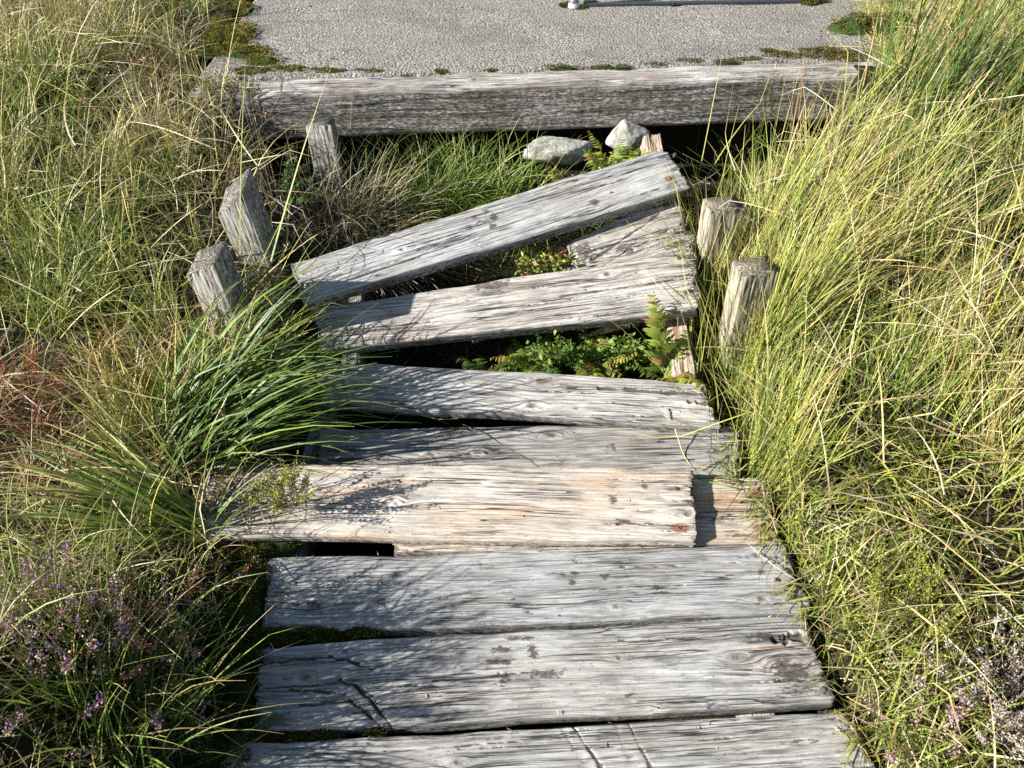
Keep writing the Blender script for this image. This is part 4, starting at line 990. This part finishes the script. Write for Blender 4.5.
fern('tall bright fern frond standing against the brown bearer', gy_at(664, 372, 1.90, -.03), [(D2(105), .25, .31, .7, .075, 'fern', 'ferny'), (D2(-50), .75, .22, 1.1, .06, 'ferny', 'ferny'), (D2(60), .6, .2, .9, .05, 'fern', 'ferny'), (D2(-80), .7, .17, .9, .05, 'ferny', 'ferny'), (D2(20), .8, .14, .8, .035, 'fern', 'ferny'), (D2(170), .8, .14, .8, .035, 'fern', 'fern'), (D2(-30), .7, .13, .9, .04, 'ferny', 'fernb')])
fern('yellow green fern in front of the pale stones under the beam', gy_at(612, 168, 2.80, .20), fan_fronds(0, 6.28, 22, (.12, .26), (.3, 1.0), [('fern', 'ferny'), ('ferny', 'ferny'), ('fern', 'fern')], .05))
fern('fern beside the top end of the brown bearer', gy_at(640, 155, 2.80, .24), fan_fronds(0, 6.28, 8, (.10, .18), (.4, 1.1), [('fern', 'ferny'), ('fernd', 'fern')], .04))
fern('yellowed low fern behind the topmost loose board', gy_at(565, 192, 2.72, .16), fan_fronds(0, 6.28, 9, (.10, .17), (.5, 1.1), [('ferny', 'ferny'), ('fern', 'ferny')], .04))
fern('reddish and green fern in the dark slit beneath the topmost loose board', gy_at(540, 272, 2.26, .06), fan_fronds(0, 6.28, 16, (.10, .19), (.4, 1.1), [('fern', 'ferny'), ('fernb', 'fern'), ('fernd', 'fern')], .035))
fern('dark green fern in the shade behind the left pair of posts', gy_at(275, 170, 2.62, .22), fan_fronds(-1.5, 1.5, 7, (.16, .26), (.5, 1.1), [('fernd', 'fernd'), ('fernd', 'fern')], .05))

def leafy(label, img, Y, z, n, rad, mixl):
    B = Blades(); p = at_y(*img, Y); x, y = p[0], Y
    a = rng.uniform(0, 6.28, n); r = rad * np.sqrt(rng.random(n)); h = rng.uniform(.02, .12, n)
    P = np.stack([x + r * np.cos(a) * 1.9, y + r * np.sin(a) * .8, z + h], -1)
    base = P.copy(); base[:, 2] = z - .03; base[:, :2] = base[:, :2] * .6 + np.array([x, y]) * .4
    d = P - base; L = np.linalg.norm(d, axis=1)
    B.add(base, np.arctan2(d[:, 1], d[:, 0]), np.arccos(d[:, 2] / L), L, 0, .0018, np.array([PAL['fernd']]), np.array([PAL['fern']]), 3, 0, 0, .1, False, tipb=0)
    for _ in range(4):
        D = np.stack([rng.normal(0, 1, n), rng.normal(0, 1, n), rng.normal(.15, .35, n)], -1)
        B.bits(P + rng.normal(0, .006, (n, 3)), D, rng.uniform(.012, .028, n), rng.uniform(.008, .016, n), pick(n, mixl, .25))
    return tag(B.build('leafy_weed', M_FERN), label, 'weed', 'leafy weeds in the gaps')
leafy('bushy green leafy weed to the right of the lush fern, beside the tall frond', (628, 350), 1.96, -.02, 90, .06, {'fern': 4, 'fernd': 2, 'ferny': 1})
leafy('leafy weed low between the two ferns in the fern gap', (560, 352), 1.95, -.02, 80, .06, {'fern': 3, 'fernd': 3, 'ferny': 1})
leafy('reddish leafed weed in the dark slit under the topmost loose board', (545, 268), 2.26, .10, 90, .06, {'fern': 2, 'ferny': 2, 'fernb': 2, 'fernd': 1})
leafy('small leafy weed growing against the smaller pale stone', (648, 150), 2.82, .20, 60, .045, {'fern': 3, 'ferny': 2, 'fernb': .6})

# --- crumbs of dead plants on boards and concrete
deb = Blades()
for c in PLANKS:
    c = np.array(c); n = 46; u, v = rng.random((n, 1)), rng.random((n, 1)); v = np.where(rng.random((n, 1)) < .5, v, np.where(v < .5, v * .12, 1 - (1 - v) * .12))
    P = c[0] * (1 - u) * v + c[1] * u * v + c[2] * u * (1 - v) + c[3] * (1 - u) * (1 - v); P = P + np.array([0, 0, .003])
    deb.bits(P, np.stack([rng.normal(0, 1, n), rng.normal(0, 1, n), rng.normal(.08, .1, n)], -1), rng.uniform(.004, .016, n), rng.uniform(.0012, .004, n), pick(n, {'brown': 3, 'rust': 1.5, 'grey': 1, 'straw': 1.2, 'dark': 1}))
n = 420; X = rng.uniform(-1.25, 1.8, n); d = np.abs(rng.normal(0, .35, n)); Y = beam_y(X) + .13 + d
deb.bits(np.stack([X, Y, np.full(n, PAD_Z + .004)], -1), np.stack([rng.normal(0, 1, n), rng.normal(0, 1, n), rng.normal(.08, .1, n)], -1), rng.uniform(.005, .022, n), rng.uniform(.002, .007, n), pick(n, {'brown': 3, 'rust': 1, 'dark': 2, 'straw': 1.5}))
tag(deb.build('plant_debris', M_LEAF), 'crumbs of dead leaves and straw strewn on the boards and concrete', 'debris', None, 'stuff')

# --- stones
def stone(label, x, y, z, sx, sy, sz, seed, rz=0):
    n, m = 26, 40
    th = np.linspace(0, np.pi, n); ph = np.linspace(0, 2 * np.pi, m, endpoint=False); TH, PH = np.meshgrid(th, ph, indexing='ij')
    d = np.stack([np.sin(TH) * np.cos(PH), np.sin(TH) * np.sin(PH), np.cos(TH)], -1)
    r = 1 / np.maximum.reduce([np.abs(d @ (v / np.linalg.norm(v))) for v in np.random.default_rng(seed).normal(size=(10, 3))])
    r = np.minimum(r, 1.45) * (1 + .035 * fbm(d[..., 0] * 4, d[..., 1] * 4, d[..., 2] * 4, seed, 4))
    V = d * r[..., None] * np.array([sx, sy, sz]) * .85
    i, j = np.meshgrid(np.arange(n - 1), np.arange(m), indexing='ij'); jn = (j + 1) % m
    ob = link('stone', np_mesh('stone', V.reshape(-1, 3), np.stack([i * m + j, (i + 1) * m + j, (i + 1) * m + jn, i * m + jn], -1).reshape(-1, 4)), M_STONE)
    ob.location = (x, y, z); ob.rotation_euler = (0, 0, rz)
    return tag(ob, label, 'stone', 'pale stones under the beam')
p = at_y(560, 150, 2.93); stone('long pale lichen covered stone lying under the timber beam', p[0], 3.02, p[2] - .05, .13, .09, .05, 4, .05)
p = at_y(632, 127, 2.99); stone('smaller pale block of stone wedged beneath the beam beside the bearer', p[0], 3.07, p[2] - .085, .075, .08, .07, 8, .4)

# --- metal pole on the concrete
def pole():
    p = at_z(574, 7, PAD_Z); n = 20
    root = empty('railing_pole', (p[0], p[1], PAD_Z)); tag(root, 'pale galvanised metal pole standing on the concrete at the top edge', 'pole')
    def lathe(name, pr, mat):
        V = [(r * math.cos(2 * math.pi * k / n), r * math.sin(2 * math.pi * k / n), z) for r, z in pr for k in range(n)]
        Q = [(a * n + k, a * n + (k + 1) % n, (a + 1) * n + (k + 1) % n, (a + 1) * n + k) for a in range(len(pr) - 1) for k in range(n)]
        return link(name, np_mesh(name, np.array(V), np.array(Q)), mat, root)
    lathe('tube', [(.001, 0), (.021, 0), (.021, .95), (.018, .957), (.001, .958)], M_METAL)
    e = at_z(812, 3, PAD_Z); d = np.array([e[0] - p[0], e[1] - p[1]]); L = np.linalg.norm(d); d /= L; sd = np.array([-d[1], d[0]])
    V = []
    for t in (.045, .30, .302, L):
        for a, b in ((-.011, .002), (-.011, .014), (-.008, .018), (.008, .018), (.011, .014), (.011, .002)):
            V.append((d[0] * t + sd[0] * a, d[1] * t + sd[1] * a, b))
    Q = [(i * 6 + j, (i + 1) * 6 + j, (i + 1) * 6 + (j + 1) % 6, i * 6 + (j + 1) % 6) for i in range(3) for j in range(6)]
    link('shadow_line_bar', np_mesh('shadow_line_bar', np.array(V), np.array(Q), False), M_SHADOW_BAR, root)  # added dark bar, stands in for the shadow line on the concrete
    lathe('base_collar', [(.022, .0), (.034, .0), (.034, .006), (.030, .012), (.024, .022), (.022, .022)], M_METAL)
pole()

# --- loose dry stems lying on boards
def stem(label, pts, w=.0035, col='straw', lift=.006):
    B = Blades(); P = []
    for x, y in pts:
        p = at_z(x, y, .0)
        for _ in range(8):
            zz = float(surf(np.array([p[0]]), np.array([p[1]]))[0]); p = at_z(x, y, max(zz, -.02) + lift)
        P.append(p)
    P = np.array(P); t = np.linspace(0, len(P) - 1, 8 * (len(P) - 1) + 1); k = np.minimum(t.astype(int), len(P) - 2); f = (t - k)[:, None]
    Pc = P[k] * (1 - f) + P[k + 1] * f; Pc[:, 2] += .003 * np.sin(t * 3)
    for _ in range(3): Pc[1:-1] = .25 * Pc[:-2] + .5 * Pc[1:-1] + .25 * Pc[2:]
    d = np.gradient(Pc, axis=0); d /= np.linalg.norm(d, axis=1, keepdims=True)
    up = np.array([0, 0, 1.0]); s = np.cross(d, up); s /= np.linalg.norm(s, axis=1, keepdims=True) + 1e-9; u = np.cross(s, d)
    rr = w * .5 * np.linspace(1, .5, len(Pc))[:, None]; m = 5
    V = np.stack([Pc + rr * (s * math.cos(2 * math.pi * q / m) + u * math.sin(2 * math.pi * q / m)) for q in range(m)], 1).reshape(-1, 3)
    i, j = np.meshgrid(np.arange(len(Pc) - 1), np.arange(m), indexing='ij'); jn = (j + 1) % m
    B.raw(V, np.stack([i * m + j, i * m + jn, (i + 1) * m + jn, (i + 1) * m + j], -1).reshape(-1, 4), PAL[col])
    return tag(B.build('dry_stem', M_LEAF), label, 'stem', 'loose dry stems on the boards')
stem('thin dark stem lying across the rough grey board below the wedge shaped gap', [(462, 424), (490, 437), (520, 455), (535, 467)], .003, 'brown')
stem('straw stem lying across the end of the slanting bleached board', [(690, 279), (662, 287), (632, 318), (600, 350)], .004, 'gold')
stem('curved straw on the broken right end of the bowed board', [(666, 408), (668, 420), (690, 421), (716, 428)], .0045, 'straw')
stem('straw bent over the rough grey board beside the right tuft', [(700, 470), (722, 458), (752, 448)], .004, 'straw')
stem('looped straw hanging on the rough grey board', [(675, 429), (682, 452), (694, 470)], .004, 'pale')
stem('short brown twig lying on the raised tan board', [(395, 482), (415, 470), (430, 464)], .004, 'brown')
stem('long pale straw reaching over the wedge shaped gap', [(402, 412), (440, 420), (470, 416), (520, 413)], .0035, 'straw')
stem('brown twig on the topmost loose board near its left end', [(428, 232), (424, 246), (426, 250)], .003, 'brown')
stem('pale straw edging the right end of the third board', [(783, 548), (792, 562), (806, 590)], .005, 'straw')
stem('reddish straw lying over the right end of the second board', [(758, 648), (785, 647), (812, 643)], .0035, 'rust')

# ------------------------------------------------------------------ light, sky, camera
w = bpy.data.worlds.new('World'); SC.world = w; w.use_nodes = True
nt = w.node_tree; nt.nodes.clear()
sky = nt.nodes.new('ShaderNodeTexSky'); sky.sky_type = 'NISHITA'; sky.sun_disc = False
sky.sun_elevation = SUN_EL; sky.sun_rotation = math.atan2(-math.cos(SUN_AZ), -math.sin(SUN_AZ)) % (2 * math.pi)
sky.air_density = 1.0; sky.dust_density = .6
bg = nt.nodes.new('ShaderNodeBackground'); bg.inputs[1].default_value = .055
wo = nt.nodes.new('ShaderNodeOutputWorld'); nt.links.new(sky.outputs[0], bg.inputs[0]); nt.links.new(bg.outputs[0], wo.inputs[0])
sd = bpy.data.lights.new('sun', 'SUN'); sd.energy = 5.0; sd.angle = math.radians(.53); sd.color = (1.0, .962, .90)
so = bpy.data.objects.new('sun', sd); COL.objects.link(so); so.location = (-4, -.6, 3)
dv = Vector((math.cos(SUN_EL) * math.cos(SUN_AZ), math.cos(SUN_EL) * math.sin(SUN_AZ), -math.sin(SUN_EL)))
so.rotation_euler = dv.to_track_quat('-Z', 'Y').to_euler()

cd = bpy.data.cameras.new('camera'); cam = bpy.data.objects.new('camera', cd); COL.objects.link(cam)
cam.location = (0, 0, H); cam.rotation_euler = (math.pi / 2 - PITCH, 0, 0)
cd.sensor_width = 36; cd.lens = F / 1024 * 36; cd.clip_end = 2000; cd.clip_start = .02
SC.camera = cam
vs = SC.view_settings; vs.view_transform = 'Standard'; vs.look = 'None'; vs.exposure = 1.5; vs.gamma = 1; vs.use_curve_mapping = False
SC.render.engine = 'CYCLES'; SC.cycles.use_denoising = False
SC.cycles.max_bounces = 8; SC.cycles.transmission_bounces = 6
